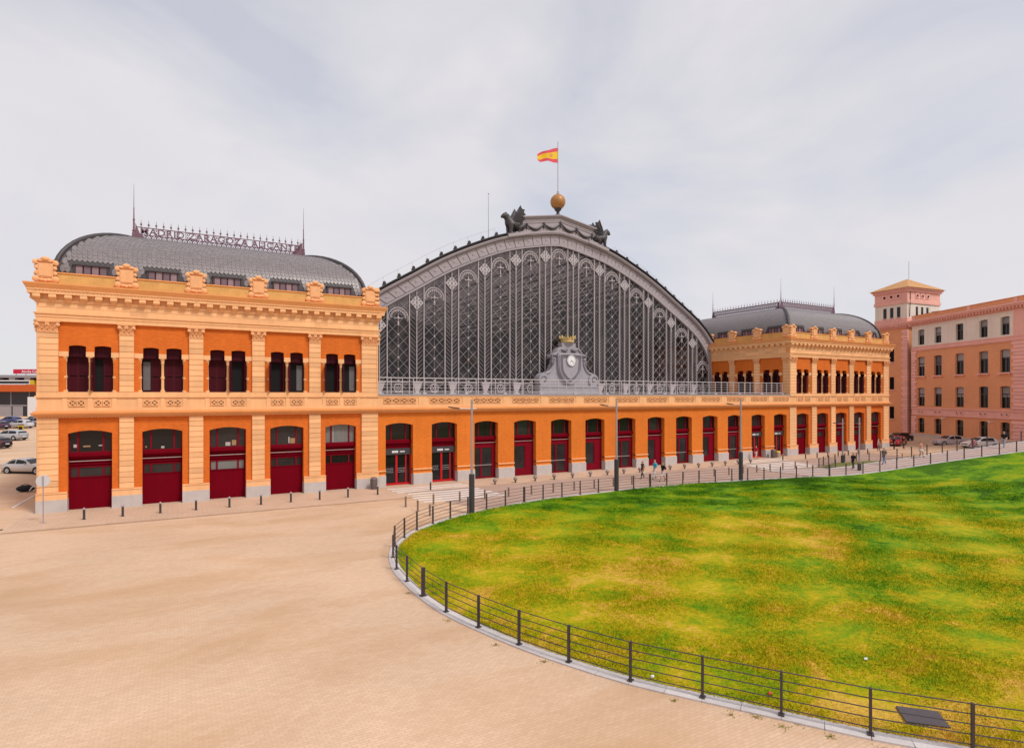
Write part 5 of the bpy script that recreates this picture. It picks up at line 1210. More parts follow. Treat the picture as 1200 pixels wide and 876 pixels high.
m = MB(); m.tube([(.7, -.12, 27.4), (.7, -.12, 25.2), (.5, -.22, 24.7), (.5, -.1, 22.2)], .06, 6); twp('drainpipe', m, STEEL)
zz = 1.2; k = 0
while zz < 19.8:
    e = .25 if k % 2 else 0; m = MB(); m.box(-.12, .3, -.1, .75 + e, zz, zz + .46); twp('flank_quoin', m, PINKB); zz += .52; k += 1
for (x, y, z0, z1, lab) in ((122, 12, 22, 33.5, 'tall thin aerial mast behind the corner tower'),):
    o = MB().lathe([(.06, z0), (.035, z1)], (x, y, 0), 6).build('mast', GALV); tag(o, lab, 'mast')
m = MB(); m.box(122, 133, 4, 10, 20, 23.2); m.box(122.5, 132, 4.5, 9.5, 23.2, 23.5); o = m.build('roof_hut', FARC); tag(o, 'low grey roof hut behind the parapet right of the corner tower', 'hut')

# ================================================================ far station building and car park on the left
def at_px(x, d, z=0):      # plan position of a picture column at a given depth
    l_ = d * (x - 600) / F_PX; return (l_ * math.cos(PSI) + d * math.sin(PSI), d * math.cos(PSI) - l_ * math.sin(PSI) - CAM_D, z)
FB = thing('far_station_building', 'distant low station building with orange fascia beyond the car park', 'building', at_px(20, 150), rotz=-PSI)
def fb_parts():
    m = MB(); m.box(-45, 22, 0, 12, 0, 8.8); m.build('glazed_front', FARG, FB)
    m = MB(); m.box(-45, 22, -1.5, -.02, 8.8, 10.55); m.build('fascia', FARO, FB)
    m = MB(); m.box(-45, 22, 1, 14, 12.35, 12.65); m.box(-44, 21, 3, 12, 12.65, 13.1); m.build('canopy', FARC, FB)
    m = MB(); m.box(-45, 22, 6, 6.3, 10.55, 12.35); m.build('upper_glazing', FARG, FB)
    for k in range(16):
        x = -42 + k * 3.9; m = MB(); m.prism([(x - .9, 2, 12.35), (x + .9, 2, 12.35), (x + .2, 2, 11.0), (x - .2, 2, 11.0)], [(x - .9, 3, 12.35), (x + .9, 3, 12.35), (x + .2, 3, 11.0), (x - .2, 3, 11.0)]); m.build('column', WHITEP, FB)
    for k in range(14):
        x = -43 + k * 4.6; m = MB(); m.box(x, x + .2, -.06, -.005, 0, 8.8); m.build('mullion', FARC, FB)
    m = MB(); m.box(-45, 22, -.07, -.006, 5.2, 5.5); m.build('transom', FARC, FB)
    for x0, x1 in ((-5, -1.6), (-1, 1.5), (2.6, 4)): m = MB(); m.box(x0, x1, -.1, -.004, 2.6, 5.1); m.build('lit_bay', FARC, FB)  # plain grey panels over the dark glazing
    m = MB(); m.box(3.6, 22, -1.2, -.2, 2.0, 7.5); m.build('pale_wall', WHITEP, FB)
local(FB, fb_parts)
def world_of(o, p): return Matrix.Translation(o.location) @ Matrix.Rotation(o.rotation_euler.z, 4, 'Z') @ Vector(p)
SG = thing('roof_sign', 'red roof sign with white letters above the distant station building', 'sign', world_of(FB, (-4.2, 4, 13.1)), rotz=FB.rotation_euler.z)
def sg_parts():
    m = MB(); m.box(0, 9.2, -.15, .15, .35, 1.5); m.build('panel', FARR, SG)
    for x in (.5, 3, 6, 8.5): MB().box(x - .06, x + .06, .16, .26, 0, .6).build('strut', FARC, SG)
    put('lettering', text_mesh('Atocha Cercanías', 6.1, .72, .05), WHITEP, SG, (5.25, -.18, .55))['kind'] = 'stuff'
local(SG, sg_parts)
BUS = thing('bus', 'white bus with yellow front behind the orange fascia far left', 'bus', world_of(FB, (-2.4, 1.8, 10.55 - .6)), rotz=FB.rotation_euler.z)
def bus_parts():
    b = MB(); b.box(-6, 4.6, -.6, 1.7, .35, 1.8); b.build('body', WHITEP, BUS); MB().box(4.6, 5.6, -.6, 1.7, .35, 1.8).build('front', YEL, BUS); MB().box(-5.8, 4.4, -.62, -.59, .95, 1.5).build('window_band', GLASS, BUS)
    for x in (-4, 4): MB().lathe([(.38, -.66), (.38, -.3)], (x, 0, .38), 12, 'y').build('wheel', RUBBER, BUS)
local(BUS, bus_parts)
m = MB(); m.box(-48, 22, .05, 9, 9.6, 9.94); FBd = m.build('bus_deck', FARC, FB); FBd.location = (0, 0, 0)

# ================================================================ cars
def car_parts(T, paint, kind):
    L_, Wd = {'hatch': (4.2, 1.76), 'sedan': (4.7, 1.84), 'wagon': (4.6, 1.8), 'suv': (4.3, 1.85)}[kind]
    top = {'hatch': [(0, .50), (.06, .72), (.45, .82), (1.0, .95), (1.2, 1.0), (1.95, 1.43), (2.5, 1.52), (3.3, 1.47), (3.75, 1.30), (4.05, .98), (4.16, .80), (4.2, .50)],
           'sedan': [(0, .48), (.06, .68), (.55, .82), (1.25, .93), (1.45, .97), (2.2, 1.38), (2.8, 1.46), (3.35, 1.40), (4.05, 1.06), (4.5, 1.02), (4.65, .85), (4.7, .5)],
           'wagon': [(0, .48), (.06, .70), (.5, .84), (1.15, .95), (1.35, .99), (2.05, 1.42), (2.6, 1.49), (3.8, 1.45), (4.15, 1.30), (4.45, 1.0), (4.55, .8), (4.6, .5)],
           'suv': [(0, .55), (.06, .80), (.45, .95), (1.0, 1.05), (1.2, 1.1), (1.8, 1.55), (2.4, 1.66), (3.5, 1.62), (3.9, 1.5), (4.15, 1.1), (4.26, .9), (4.3, .55)]}[kind]
    tx = [p[0] for p in top]; tz = [p[1] for p in top]; zt = lambda x: float(np.interp(x, tx, tz)); belt = {'suv': 1.06}.get(kind, .96)
    xs = sorted(set(list(np.linspace(0, L_, 34)) + tx)); m = MB(); R_ = []
    for x in xs:
        e = min(x, L_ - x); w = Wd / 2 * (1 - .16 * max(0, 1 - e / .55) ** 2); t = zt(x); b = min(t - .01, belt); k = np.clip((t - belt) / .45, 0, 1); wt = w * (.94 - .20 * k)
        zb = .24 + .10 * max(0, 1 - e / .4)
        half = [(w * .88, zb), (w * .985, zb + .12), (w, .5 * (zb + b) + .04), (w * .965, b), (wt, max(b + .002, t - .05)), (wt * .80, t), (0, t + .015)]
        R_.append([(x, y, z) for y, z in half] + [(x, -y, z) for y, z in half[-2::-1]])
    n = len(R_[0])
    for r in R_: m.v += r
    for i in range(len(xs) - 1):
        for j in range(n - 1): m.f.append((i * n + j, i * n + j + 1, (i + 1) * n + j + 1, (i + 1) * n + j))
        m.f.append((i * n + n - 1, i * n, (i + 1) * n, (i + 1) * n + n - 1))
    m.f += [tuple(range(n)), tuple((len(xs) - 1) * n + j for j in range(n))]; m.m = [0] * len(m.f)
    body = m.build('body', paint, T, smooth=38)
    xw0, xw1 = next(x for x, z in top if z > belt - .02), [x for x, z in top if z > belt + .02][-1]
    def side_pt(x, f, sg):
        e = min(x, L_ - x); w = Wd / 2 * (1 - .16 * max(0, 1 - e / .55) ** 2); t = zt(x); k = np.clip((t - belt) / .45, 0, 1); wt = w * (.94 - .2 * k); z0, z1 = belt + .03, t - .09
        z = z0 + (z1 - z0) * f; ff = (z - belt) / max(t - .05 - belt, .01); return (x, sg * (w * .965 + (wt - w * .965) * ff + .012), z)
    a0 = xw0 + .42; a3 = xw1 - .35; am = (a0 + a3) / 2 + .02
    for sg in (-1, 1):
        for u0, u1 in ((a0, am - .05), (am + .05, a3)):
            g = MB(); N_ = 6; pts = [side_pt(u0 + (u1 - u0) * i / N_, 0, sg) for i in range(N_ + 1)] + [side_pt(u0 + (u1 - u0) * i / N_, 1, sg) for i in range(N_, -1, -1)]
            q = N_ + 1; g.add(pts, [(i, i + 1, 2 * q - 2 - i, 2 * q - 1 - i) for i in range(N_)]); g.build('side_window', GLASS, body, recalc=False)
    def screen(x0, x1, nm):
        g = MB(); w0 = Wd / 2 * .80; w1 = Wd / 2 * .66; z0, z1 = zt(x0), zt(x1)
        if z0 > z1: w0, w1 = w1, w0
        dx, dz = x1 - x0, z1 - z0; q = math.hypot(dx, dz); ox, oz = -dz / q * .03 , abs(dx) / q * .03
        g.add([(x0 + ox, -w0, z0 + oz), (x0 + ox, w0, z0 + oz), (x1 + ox, w1, z1 + oz), (x1 + ox, -w1, z1 + oz)], [(0, 1, 2, 3)]); g.build(nm, GLASS, body, recalc=False)
    i5 = [x for x, z in top if z > belt + .3][0]; i4 = max(x for x, z in top if x < i5); screen(i4 + .08, i5 - .06, 'windscreen')
    r5 = [x for x, z in top if z > belt + .3][-1]; r6 = min(x for x, z in top if x > r5); screen(r5 + .05, r6 - .05, 'rear_window')
    for x in (.82, L_ - .85):
        for sg in (-1, 1):
            m = MB(); y = sg * (Wd / 2 - .09); m.lathe([(.24, -.10), (.315, -.09), (.315, .09), (.24, .10)], (x, y, .315), 18, 'y'); w_ = m.build('wheel', RUBBER, T)
            m = MB(); m.lathe([(.21, sg * .10), (.19, sg * .115), (.05, sg * .10)], (x, y, .315), 12, 'y'); m.build('rim', CHROME, w_)
            m = MB(); m.lathe([(.37, -.01), (.37, .012)], (x, sg * (Wd / 2 - .008), .35), 18, 'y'); m.build('wheel_arch', RUBBER, body)
    for sg in (-1, 1):
        MB().ball((.16, sg * Wd * .37, .66), .13, 8, 5, (1, 1.3, .6)).build('headlight', LAMPW, body); MB().ball((L_ - .12, sg * Wd * .40, .80), .12, 8, 5, (.7, .9, 1.1)).build('tail_light', LAMPR, body)
        MB().ball((xw0 + .45, sg * (Wd / 2 + .08), belt + .03), .10, 8, 5, (.6, 1, .7)).build('wing_mirror', paint, body)
    MB().box(-.012, .02, -.26, .26, .38, .49).build('number_plate', WHITEP, body); MB().box(L_ - .02, L_ + .012, -.26, .26, .52, .63).build('number_plate', WHITEP, body)
    MB().box(-.008, .05, -.5, .5, .52, .62).build('grille', RUBBER, body); MB().box(.1, L_ - .1, -Wd / 2 * .86, Wd / 2 * .86, .17, .26).build('underbody', RUBBER, body)
def car(label, x, y, ang, col, kind, z=None, group=None, metal=.3):
    paint = mat('car_paint', col, .28, .02, 1, metal=metal, spec=.5, coat=.6)
    T = thing('parked_car', label, 'car', (x, y, gz(x, y) if z is None else z), group, math.radians(ang)); local(T, lambda: car_parts(T, paint, kind)); return T
# angles: direction the tail points to, in degrees from +X
car('silver compact hatchback facing left in front of the salmon building', 96.9, -4.4, -28, (.50, .47, .50), 'hatch', group='cars by the salmon building')
car('white hatchback facing left at the right, behind the path railing', 90.7, -10.9, -28, (.70, .68, .68), 'hatch', group='cars by the salmon building', metal=0)
car('crimson red hatchback parked by the far pavilion corner', 95.6, .8, 12, (.50, .012, .05), 'hatch', group='cars by the salmon building')
car('dark navy saloon behind the red hatchback', 101.6, 5.2, -20, (.02, .018, .03), 'sedan', group='cars by the salmon building')
car('pale silver car half hidden behind the red hatchback', 97.2, 4.6, -6, (.55, .52, .53), 'wagon', group='cars by the salmon building')
car('nearest silver saloon in the left car park, its tail towards the left edge', -10.6, 21.6, 145, (.55, .50, .48), 'sedan', group='cars in the left car park')
lot = [(-22.6, 51.0, -35, (.05, .035, .045), 'hatch', 'dark plum hatchback cut by the left picture edge'), (-23.3, 63.0, -35, (.45, .47, .50), 'wagon', 'pale blue silver estate car behind the dark plum hatchback'),
       (-29.6, 86.5, -35, (.06, .03, .07), 'hatch', 'dark purple hatchback in the far row of the left car park'), (-26.6, 88.5, -35, (.62, .60, .62), 'hatch', 'white hatchback in the far row of the left car park'), (-25.2, 92.5, -35, (.30, .31, .35), 'suv', 'grey sport utility car at the right end of the far row'),
       (-33.5, 98, -35, (.70, .69, .69), 'suv', 'tall white car behind the far row of the left car park'), (-30.4, 101, -35, (.05, .07, .20), 'hatch', 'dark blue car furthest back in the left car park'), (-26.8, 102, -35, (.32, .33, .36), 'hatch', 'small grey car furthest back, right of the dark blue one'), (-37, 90, -35, (.12, .14, .30), 'hatch', 'mid blue hatchback at the left end of the far row')]
TM = thing('ticket_machine', 'small yellow and dark parking machine between the car rows', 'machine', at_px(24.5, 95)); TM.location.z = gz(TM.location.x, TM.location.y)
local(TM, lambda: (MB().box(-.3, .3, -.25, .25, 0, 1.6).build('cabinet', YEL, TM), MB().box(-.25, .25, -.28, -.25, .9, 1.4).build('screen', GLASS, TM), MB().box(-.34, .34, -.3, .3, 1.6, 1.7).build('cap', DGREY, TM)))
for x, y, a, c_, k_, lb in lot: car(lb, x, y, a, c_, k_, group='cars in the left car park')
# parking lines and kerb island
PLN = thing('parking_markings', None, None); tag(PLN, kind='structure')
for k, (x, y) in enumerate([(-12 - i * .6, 9 + i * 2.6) for i in range(14)]):
    MB().hexa([(x - 9, y + 1.2, gz(x - 9, y + 1.2) + dz) if q == 0 else (x, y, gz(x, y) + dz) if q == 1 else (x, y + .12, gz(x, y + .12) + dz) if q == 2 else (x - 9, y + 1.32, gz(x - 9, y + 1.32) + dz) for dz in (.004, .010) for q in range(4)]).build('painted_line', PAINT, PLN)
MB().hexa([(px, py, gz(px, py) + dz) for dz in (.004, .010) for px, py in ((-10.13, 3.62), (-9.75, 8.7), (-9.9, 8.7), (-10.3, 3.75))]).build('painted_line', PAINT, PLN)

# ================================================================ fences
def fence(name, label, pts, zf, h=1.1, nr=5, thick=(), rr=.014, pw=.045):
    F = thing(name, label, 'fence', (pts[0][0], pts[0][1], float(zf(*pts[0]))))
    me = MB().box(-pw, pw, -.03, .03, 0, h).box(-.09, .09, -.07, .07, 0, .03).mesh('post'); mt = MB().box(-.07, .07, -.05, .05, 0, h + .03).box(-.14, .14, -.09, .09, 0, .03).mesh('post')
    for i, p in enumerate(pts):
        a, b = pts[max(i - 1, 0)], pts[min(i + 1, len(pts) - 1)]
        put('post', mt if i in thick else me, STEEL, F, (p[0], p[1], float(zf(*p))), math.atan2(b[1] - a[1], b[0] - a[0]) + PI / 2)
    for k in range(nr):
        z = h * (k + .75) / (nr - .15); MB().tube([(p[0], p[1], float(zf(*p)) + z) for p in pts], rr, 6).build('rail', STEEL, F)
    return F
rz = lambda x, y: ramp(x, y) + .035
fence('lawn_fence', 'long dark steel post and rail fence curving around the lawn', fence_xy, rz, thick=(11, 23, 30, 41))
prail = [(66.2, -13.75), (67.9, -14.55), (69.5, -15.2), (71.2, -15.9), (72.9, -16.6), (74.5, -17.3), (76.15, -18.05), (77.75, -18.75), (79.8, -19.55), (81.8, -20.3), (84, -21.3), (86.2, -22.3)]
fence('path_railing', 'dark railing on the far kerb of the rising path', prail, lambda x, y: ramp(x, y) + .07, h=1.15)
wz = lambda x, y: min(.05 + max(0, (-y - 10)) * .06, float(ramp(x, y)))
fence('bank_railing', 'low dark railing around the small grass bank by the far pavilion', [(62.1, -11.3), (61.9, -9.5), (63.8, -8.8), (65.7, -8.2), (67.6, -7.75), (69.6, -7.7), (71.6, -7.9), (73.4, -8.4), (74.9, -9.4), (75.7, -11), (75.9, -12.9)], lambda x, y: .03, h=1.0)

# ================================================================ bollards
dk = MB().lathe([(.075, 0), (.075, .66), (.07, .69), (.085, .69), (.085, .73), (.05, .77)], n=10).mesh('bollard_body', 40); dkc = MB().lathe([(.088, .66), (.092, .7), (.06, .78)], n=10).mesh('cap', 40)
def bollard(label, x, y, mt, group, cap=GALV):
    T = thing('bollard', label, 'bollard', (x, y, gz(x, y) + (.03 if y > -6 else 0)), group); m1 = shared('dk' + mt.name, lambda: MB().lathe([(.10, 0), (.10, .02), (.07, .03), (.07, .64)], n=10).mesh('bollard_body', 40)); m2 = shared('dkc' + cap.name, lambda: MB().lathe([(.078, .64), (.08, .70), (.055, .75), (.02, .76)], n=10).mesh('cap', 40))
    local(T, lambda: (put('body', m1, mt, T), put('cap', m2, cap, T)))
for k, (x, y) in enumerate([(-5.22, -3.81), (-3.14, -3.82), (-1.01, -3.8), (1.12, -3.76), (3.22, -3.75), (5.3, -3.75), (7.37, -3.72), (9.45, -3.72), (11.6, -3.68), (13.97, -3.63), (18.53, -3.5)]):
    bollard('%s dark bollard from the left in the row before the near pavilion' % ORD[k], x, y, DGREY, 'dark bollards before the near pavilion')
for k, (x, y) in enumerate([(14.25, -9.55), (14.44, -11.5), (14.59, -13.38)]): bollard('%s tan bollard of the short row running towards the lawn corner, counted from the station' % ORD[k], x, y, TANB, 'tan bollards at the lawn corner', TANB)
for k in range(22):
    x = 16.36 + k * 2.115; y = -9.59 + .016 * (x - 16.36); bollard('%s tan bollard from the left in the line between road and lawn' % (ORD[k] if k < 20 else ('twenty-first', 'twenty-second')[k - 20]), x, y, TANB, 'tan bollards along the road', TANB)
for k, (x, y) in enumerate([(64.39, -3.17), (68.3, -3.5), (70.6, -3.5), (72.8, -3.5), (75, -3.5), (77.2, -3.5), (79.4, -3.5), (81.6, -3.5)]): bollard('%s dark bollard from the left in the row before the far pavilion' % ORD[k], x, y, DGREY, 'dark bollards before the far pavilion')
for k in range(17):
    x = 24.73 + k * 2.105
    T = thing('ball_bollard', '%s low ball bollard from the left along the arcade pavement' % ORD[k], 'bollard', (x, -3.3, .03), 'ball bollards along the arcade'); b1 = shared('bb1', lambda: MB().lathe([(.11, 0), (.09, .05), (.06, .12), (.07, .2)], n=10).mesh('foot')); b2 = shared('bb2', lambda: MB().ball((0, 0, .34), .19, 14, 9).mesh('ball', 60))
    local(T, lambda: (put('foot', b1, DGREY, T), put('ball', b2, BALLC, T)))

# ================================================================ street lamps
def lamp(label, x, y, z, h, sleeve, ang, arm=2.3):
    T = thing('street_lamp', label, 'street lamp', (x, y, z), 'street lamps', ang)
    def parts():
        MB().lathe([(.19, 0), (.19, sleeve), (.12, sleeve + .03)], n=14).build('sleeve', DGREY, T, smooth=40); MB().lathe([(.085, sleeve), (.07, h)], n=12).build('pole', GALV, T, smooth=40)
        za = h - .62; MB().tube([(.35, 0, za), (0, 0, za), (-arm * .6, 0, za + .02)], .03, 6).build('arm', GALV, T)
        m = MB(); a = arm; m.prism([(-a * .55, -.10, za), (-a * .8, -.17, za + .04), (-a, -.08, za + .13), (-a, .08, za + .13), (-a * .8, .17, za + .04), (-a * .55, .10, za)], [(-a * .55, -.10, za + .07), (-a * .8, -.17, za + .13), (-a, -.08, za + .18), (-a, .08, za + .18), (-a * .8, .17, za + .13), (-a * .55, .10, za + .07)]); m.build('luminaire', DGREY, T)
    local(T, parts)
for lb, x, y, h, sl, arm in (('nearest street lamp, standing on the lawn edge by the left zebra crossing', 17.36, -14.0, 7.65, 2.6, 1.7), ('street lamp behind the lawn fence right of the clock', 31.83, -11.5, 7.65, 2.6, 1.7), ('street lamp at the lawn edge before the right-hand arcade end', 45.95, -12.3, 7.65, 2.6, 1.9)): lamp(lb, x, y, float(ramp(x, y)) + .03, h, sl, 0, arm)
lamp('shorter street lamp inside the small grass bank railing', 67.9, -8.5, .05, 5.2, .9, 0, 1.8)
lamp('shorter street lamp on the rising path next to a walker in black', 60.9, -14.6, float(ramp(60.9, -14.6)), 5.4, .7, .1, 1.0)

# ================================================================ sign, bins, bags
T = thing('round_sign', 'round traffic sign seen from behind, at the near pavilion corner', 'sign', (-7.3, -3.83, .03))
def sgn():
    MB().tube([(0, 0, 0), (0, 0, 2.95)], .033, 8).build('pole', GALV, T); d = MB().lathe([(.36, -.075), (.37, -.06), (.36, -.04)], (0, .0, 2.62), 24, 'y').build('disc', flat('pale_sign_back', (.55, .53, .54)), T); MB().box(-.05, .05, -.09, -.03, 2.3, 2.92).build('bracket', GALV, d)
    MB().box(-.12, .12, -.12, .12, 0, .02).build('foot_plate', GALV, T)
local(T, sgn)
def bin_(label, x, y, r, h, mt, lid):
    T = thing('litter_bin', label, 'bin', (x, y, .03), 'litter bins')
    def p():
        MB().lathe([(r * .85, 0), (r * .9, .06), (r, h * .5), (r, h * .8)], n=18).build('body', mt, T, smooth=40)
        for k in range(14): a = 2 * PI * k / 14; MB().tube([((r + .012) * math.cos(a), (r + .012) * math.sin(a), .08), ((r + .012) * math.cos(a), (r + .012) * math.sin(a), h * .8)], .012, 4).build('slat', mt, T)
        MB().lathe([(r * 1.06, h * .8), (r * 1.06, h * .86), (r * .8, h * .97), (r * .5, h)], n=18).build('lid', lid, T, smooth=40)
    local(T, p)
BINM = mat('brownish_bin_metal', (.16, .12, .115), .5, .12, 3); BINL = mat('beige_bin', (.5, .42, .30), .6, .1, 3)
bin_('grey brown litter bin against the plinth right of the near pavilion', 14.5, -.75, .28, 1.02, BINM, BINM)
bin_('grey brown litter bin by the last arcade doorway', 65.9, -.7, .30, 1.1, BINM, BINM)
bin_('beige bin with yellow lid next to the far litter bin', 66.75, -.75, .26, .85, BINL, YEL)
# manhole plaque in the lawn
o = MB().box(-.46, .46, -.38, .38, 0, .03); pz = float(lawn_z(16.1, -42.6)); ob = o.build('manhole_plate', mat('grey_metal_cover', (.075, .062, .07), .6, .15, 5)); ob.location = (15.95, -42.7, pz + .012); ob.rotation_euler.z = -.8; tag(ob, 'dark grey access cover set in the grass at the lower right', 'access cover')
LIT = flat('white_paper', (.72, .70, .70)); LITR = flat('red_litter', (.6, .06, .05))
for k, (x, y, c_, lb) in enumerate([(11.6, -37.9, LIT, 'crumpled white paper inside the fence left of centre'), (13.7, -40.1, LITR, 'red and white litter scrap against the fence at lower right'), (17.9, -40.2, LIT, 'white paper scrap in the grass near the right edge')]):
    m = MB(); r = random.Random(k)
    m.ball((0, 0, .03), .05, 7, 5, (1.2, .8, .6)); m.v = [(a * (1 + r.uniform(-.4, .5)), b * (1 + r.uniform(-.4, .5)), c * (1 + r.uniform(-.3, .5))) for a, b, c in m.v]; ob = m.build('litter_scrap', c_); ob.location = (x, y, float(lawn_z(x, y)) + .02); tag(ob, lb, 'litter')

# ================================================================ people
SKIN = [flat('skin_light', (.55, .30, .20)), flat('skin_tan', (.42, .21, .13))]; HAIR = [flat('dark_hair', (.03, .018, .012)), flat('grey_hair', (.35, .33, .32)), flat('brown_hair', (.10, .05, .025))]; SHOE = flat('dark_shoes', (.03, .028, .03)); EYE = flat('eye_dark', (.02, .02, .02))
def person(label, x, y, z, face, shirt, legs, hair=0, skin_=0, stride=.28, shorts=False, sleeves='short', height=1.74, bare_leg=False, bend=0, arms=(.35, -.35), sit=False):
    k = height / 1.74; T = thing('person', label, 'person', (x, y, z), 'people around the station', face)     # local -y is forward
    sh_m, lg_m = flat('shirt', shirt, .85), flat('legwear', legs, .85); mats = [SKIN[skin_], sh_m, lg_m, HAIR[hair], SHOE]
    def parts():
        s = stride; lz = math.sqrt(max(.05, .90 ** 2 - (s) ** 2)) if not sit else .28
        hp = lz + .06; J = {}; E_ = []
        P = lambda n, p, r, par=None: (J.__setitem__(n, (tuple(c * k for c in p), tuple(q * k for q in r) if isinstance(r, tuple) else r * k)), E_.append((par, n)) if par else None)
        fb = -bend
        P('pel', (0, 0, hp), (.155, .115)); P('wai', (0, fb * .3, hp + .16), (.135, .10), 'pel'); P('che', (0, fb * .6, hp + .36), (.165, .115), 'wai'); P('col', (0, fb * .8 + .01, hp + .50), (.10, .085), 'che'); P('nek', (0, fb - .005, hp + .57), .055, 'col'); P('chin', (0, fb - .02, hp + .64), .075, 'nek'); P('hed', (0, fb - .015, hp + .73), (.085, .10), 'chin'); P('crn', (0, fb - .005, hp + .80), (.075, .085), 'hed')
        for sg, n, ph, ar in ((1, 'l', 1, arms[0]), (-1, 'r', -1, arms[1])):
            P('hip' + n, (.095 * sg, 0, hp - .06), .095, 'pel')
            if sit: P('kne' + n, (.14 * sg, -.42, hp + .10), .062, 'hip' + n); P('ank' + n, (.14 * sg, -.60, .09), .042, 'kne' + n); P('toe' + n, (.15 * sg, -.78, .045), .038, 'ank' + n)
            else:
                fwd = -s * ph; kn = fwd * .5 - (.07 if ph > 0 else .05); P('kne' + n, (.10 * sg, kn, hp * .52), .062, 'hip' + n); P('ank' + n, (.10 * sg, fwd + .02, .09 + (.05 if ph < 0 else 0)), .042, 'kne' + n); P('toe' + n, (.105 * sg, fwd - .15, .045 + (.0 if ph > 0 else .01)), .038, 'ank' + n)
            P('sho' + n, (.185 * sg, fb * .8, hp + .45), .065, 'col'); P('elb' + n, (.235 * sg, fb * .7 - ar * .18 + .04, hp + .18), .046, 'sho' + n); P('wri' + n, (.245 * sg, fb * .6 - ar * .45 - .06, hp - .04), .033, 'elb' + n); P('pal' + n, (.245 * sg, fb * .6 - ar * .5 - .09, hp - .12), .036, 'wri' + n)
            for q, (dx, dy, dz) in enumerate(((-.010, -.035, -.085), (-.004, -.012, -.095), (.004, .010, -.092), (.010, .03, -.075))): P('fin%s%d' % (n, q), (.245 * sg + dx, fb * .6 - ar * .5 - .09 + dy, hp - .12 + dz), .010, 'pal' + n)
            P('thu' + n, (.245 * sg - .02 * sg, fb * .6 - ar * .5 - .135, hp - .16), .011, 'pal' + n)
        me = skin(J, E_, 'pel', 1); 
        for q in mats: me.materials.append(q)
        seg = []
        for a, b in E_:
            c = 1
            if b in ('nek', 'chin', 'hed'): c = 0
            if b == 'crn': c = 3
            if b[:3] in ('hip',): c = 2
            if b[:3] == 'kne': c = 2
            if b[:3] == 'ank': c = 0 if (shorts or bare_leg) else 2
            if b[:3] == 'toe': c = 4
            if b[:3] in ('pal', 'fin', 'thu'): c = 0
            if b[:3] == 'wri': c = 1 if sleeves == 'long' else 0
            if b[:3] == 'elb': c = 0 if sleeves == 'none' else 1
            seg.append((np.array(J[a][0]), np.array(J[b][0]), c))
        hc = np.array(J['hed'][0])
        for p in me.polygons:
            q = np.array(p.center); bd, bc = 9, 0
            for a, b, c in seg:
                t = np.clip(np.dot(q - a, b - a) / max(np.dot(b - a, b - a), 1e-6), 0, 1); d = np.linalg.norm(q - a - (b - a) * t)
                if d < bd: bd, bc = d, c
            if np.linalg.norm(q - hc) < .17 * k and bc in (0, 3): bc = 3 if (q[2] > hc[2] + .045 * k or (q[1] > hc[1] + .03 * k and q[2] > hc[2] - .07 * k)) else 0
            p.material_index = bc
        put('body', me, None, T)
        m = MB(); m.prism([(-.018 * k, hc[1] - .085 * k, hc[2] - .03 * k), (.018 * k, hc[1] - .085 * k, hc[2] - .03 * k), (0, hc[1] - .08 * k, hc[2] + .02 * k)], [(-.008 * k, hc[1] - .125 * k, hc[2] - .03 * k), (.008 * k, hc[1] - .125 * k, hc[2] - .03 * k), (0, hc[1] - .105 * k, hc[2] + .0)]); m.build('nose', SKIN[skin_], T)
        for sg in (-1, 1): MB().ball((sg * .034 * k, hc[1] - .092 * k, hc[2] + .01), .013 * k, 6, 4).build('eye', EYE, T); MB().ball((sg * .085 * k, hc[1] + .01, hc[2] - .01), .026 * k, 6, 4, (.4, .8, 1.2)).build('ear', SKIN[skin_], T)
        MB().box(-.028 * k, .028 * k, hc[1] - .098 * k, hc[1] - .08 * k, hc[2] - .066 * k, hc[2] - .055 * k).build('mouth', flat('lips', (.35, .10, .09)), T)
    local(T, parts); T.scale = (1.16, 1.16, 1.03); return T
def bag(label, p, r, col, name='shoulder_bag'):
    m = MB(); m.ball((0, 0, 0), r, 10, 7, (.65, 1.0, .9)); m.tube([(0, -r * .6, r * .7), (0, -r * .3, r * 1.7), (0, r * .3, r * 1.7), (0, r * .6, r * .7)], r * .07, 5); o = m.build(name, flat('bag_cloth', col, .8), smooth=50); o.location = p; tag(o, label, 'bag'); return o
LEFT = PI * .5 * -1; 
# facing: rotation of local -y; -PI/2 faces -x (left in the picture)
person('walker in a black sleeveless top and dark trousers, leftmost of the three pedestrians', 38.75, -6.9, .004, -PI / 2, (.012, .012, .014), (.05, .025, .02), 0, 1, .25, sleeves='none', height=1.66, arms=(.3, -.5))
person('man in a turquoise t-shirt and white trousers, middle of the three pedestrians', 39.75, -7.5, .004, -PI / 2, (.03, .42, .55), (.62, .60, .62), 1, 0, .24, height=1.76)
person('man in a black t-shirt and white shorts with a backpack, rightmost of the three pedestrians', 39.35, -9.0, 0, -PI / 2, (.012, .012, .014), (.62, .62, .66), 0, 0, .38, shorts=True, height=1.78)
bag('dark pack on the back of the walker in white shorts', (39.60, -9.0, 1.18), .17, (.05, .045, .045), 'backpack'); bag('white shopping bag held by the leftmost of the three pedestrians', (38.6, -7.2, .62), .13, (.6, .6, .62), 'shopping_bag')
person('person in a red top and white shorts stepping out of an arcade doorway', 62.5, -.8, .03, PI / 2, (.45, .012, .03), (.66, .64, .64), 2, 0, .34, shorts=True, height=1.72)
person('walker in black beside the short street lamp on the path', 61.35, -13.7, float(ramp(61.35, -13.7)) + .008, -PI / 2, (.012, .012, .016), (.02, .02, .026), 0, 1, .30, height=1.68)
person('man in a grey t-shirt and jeans striding left up the path', 65.1, -14.75, float(ramp(65.1, -14.75)) + .008, -PI / 2, (.16, .14, .13), (.12, .18, .32), 2, 0, .42, height=1.76)
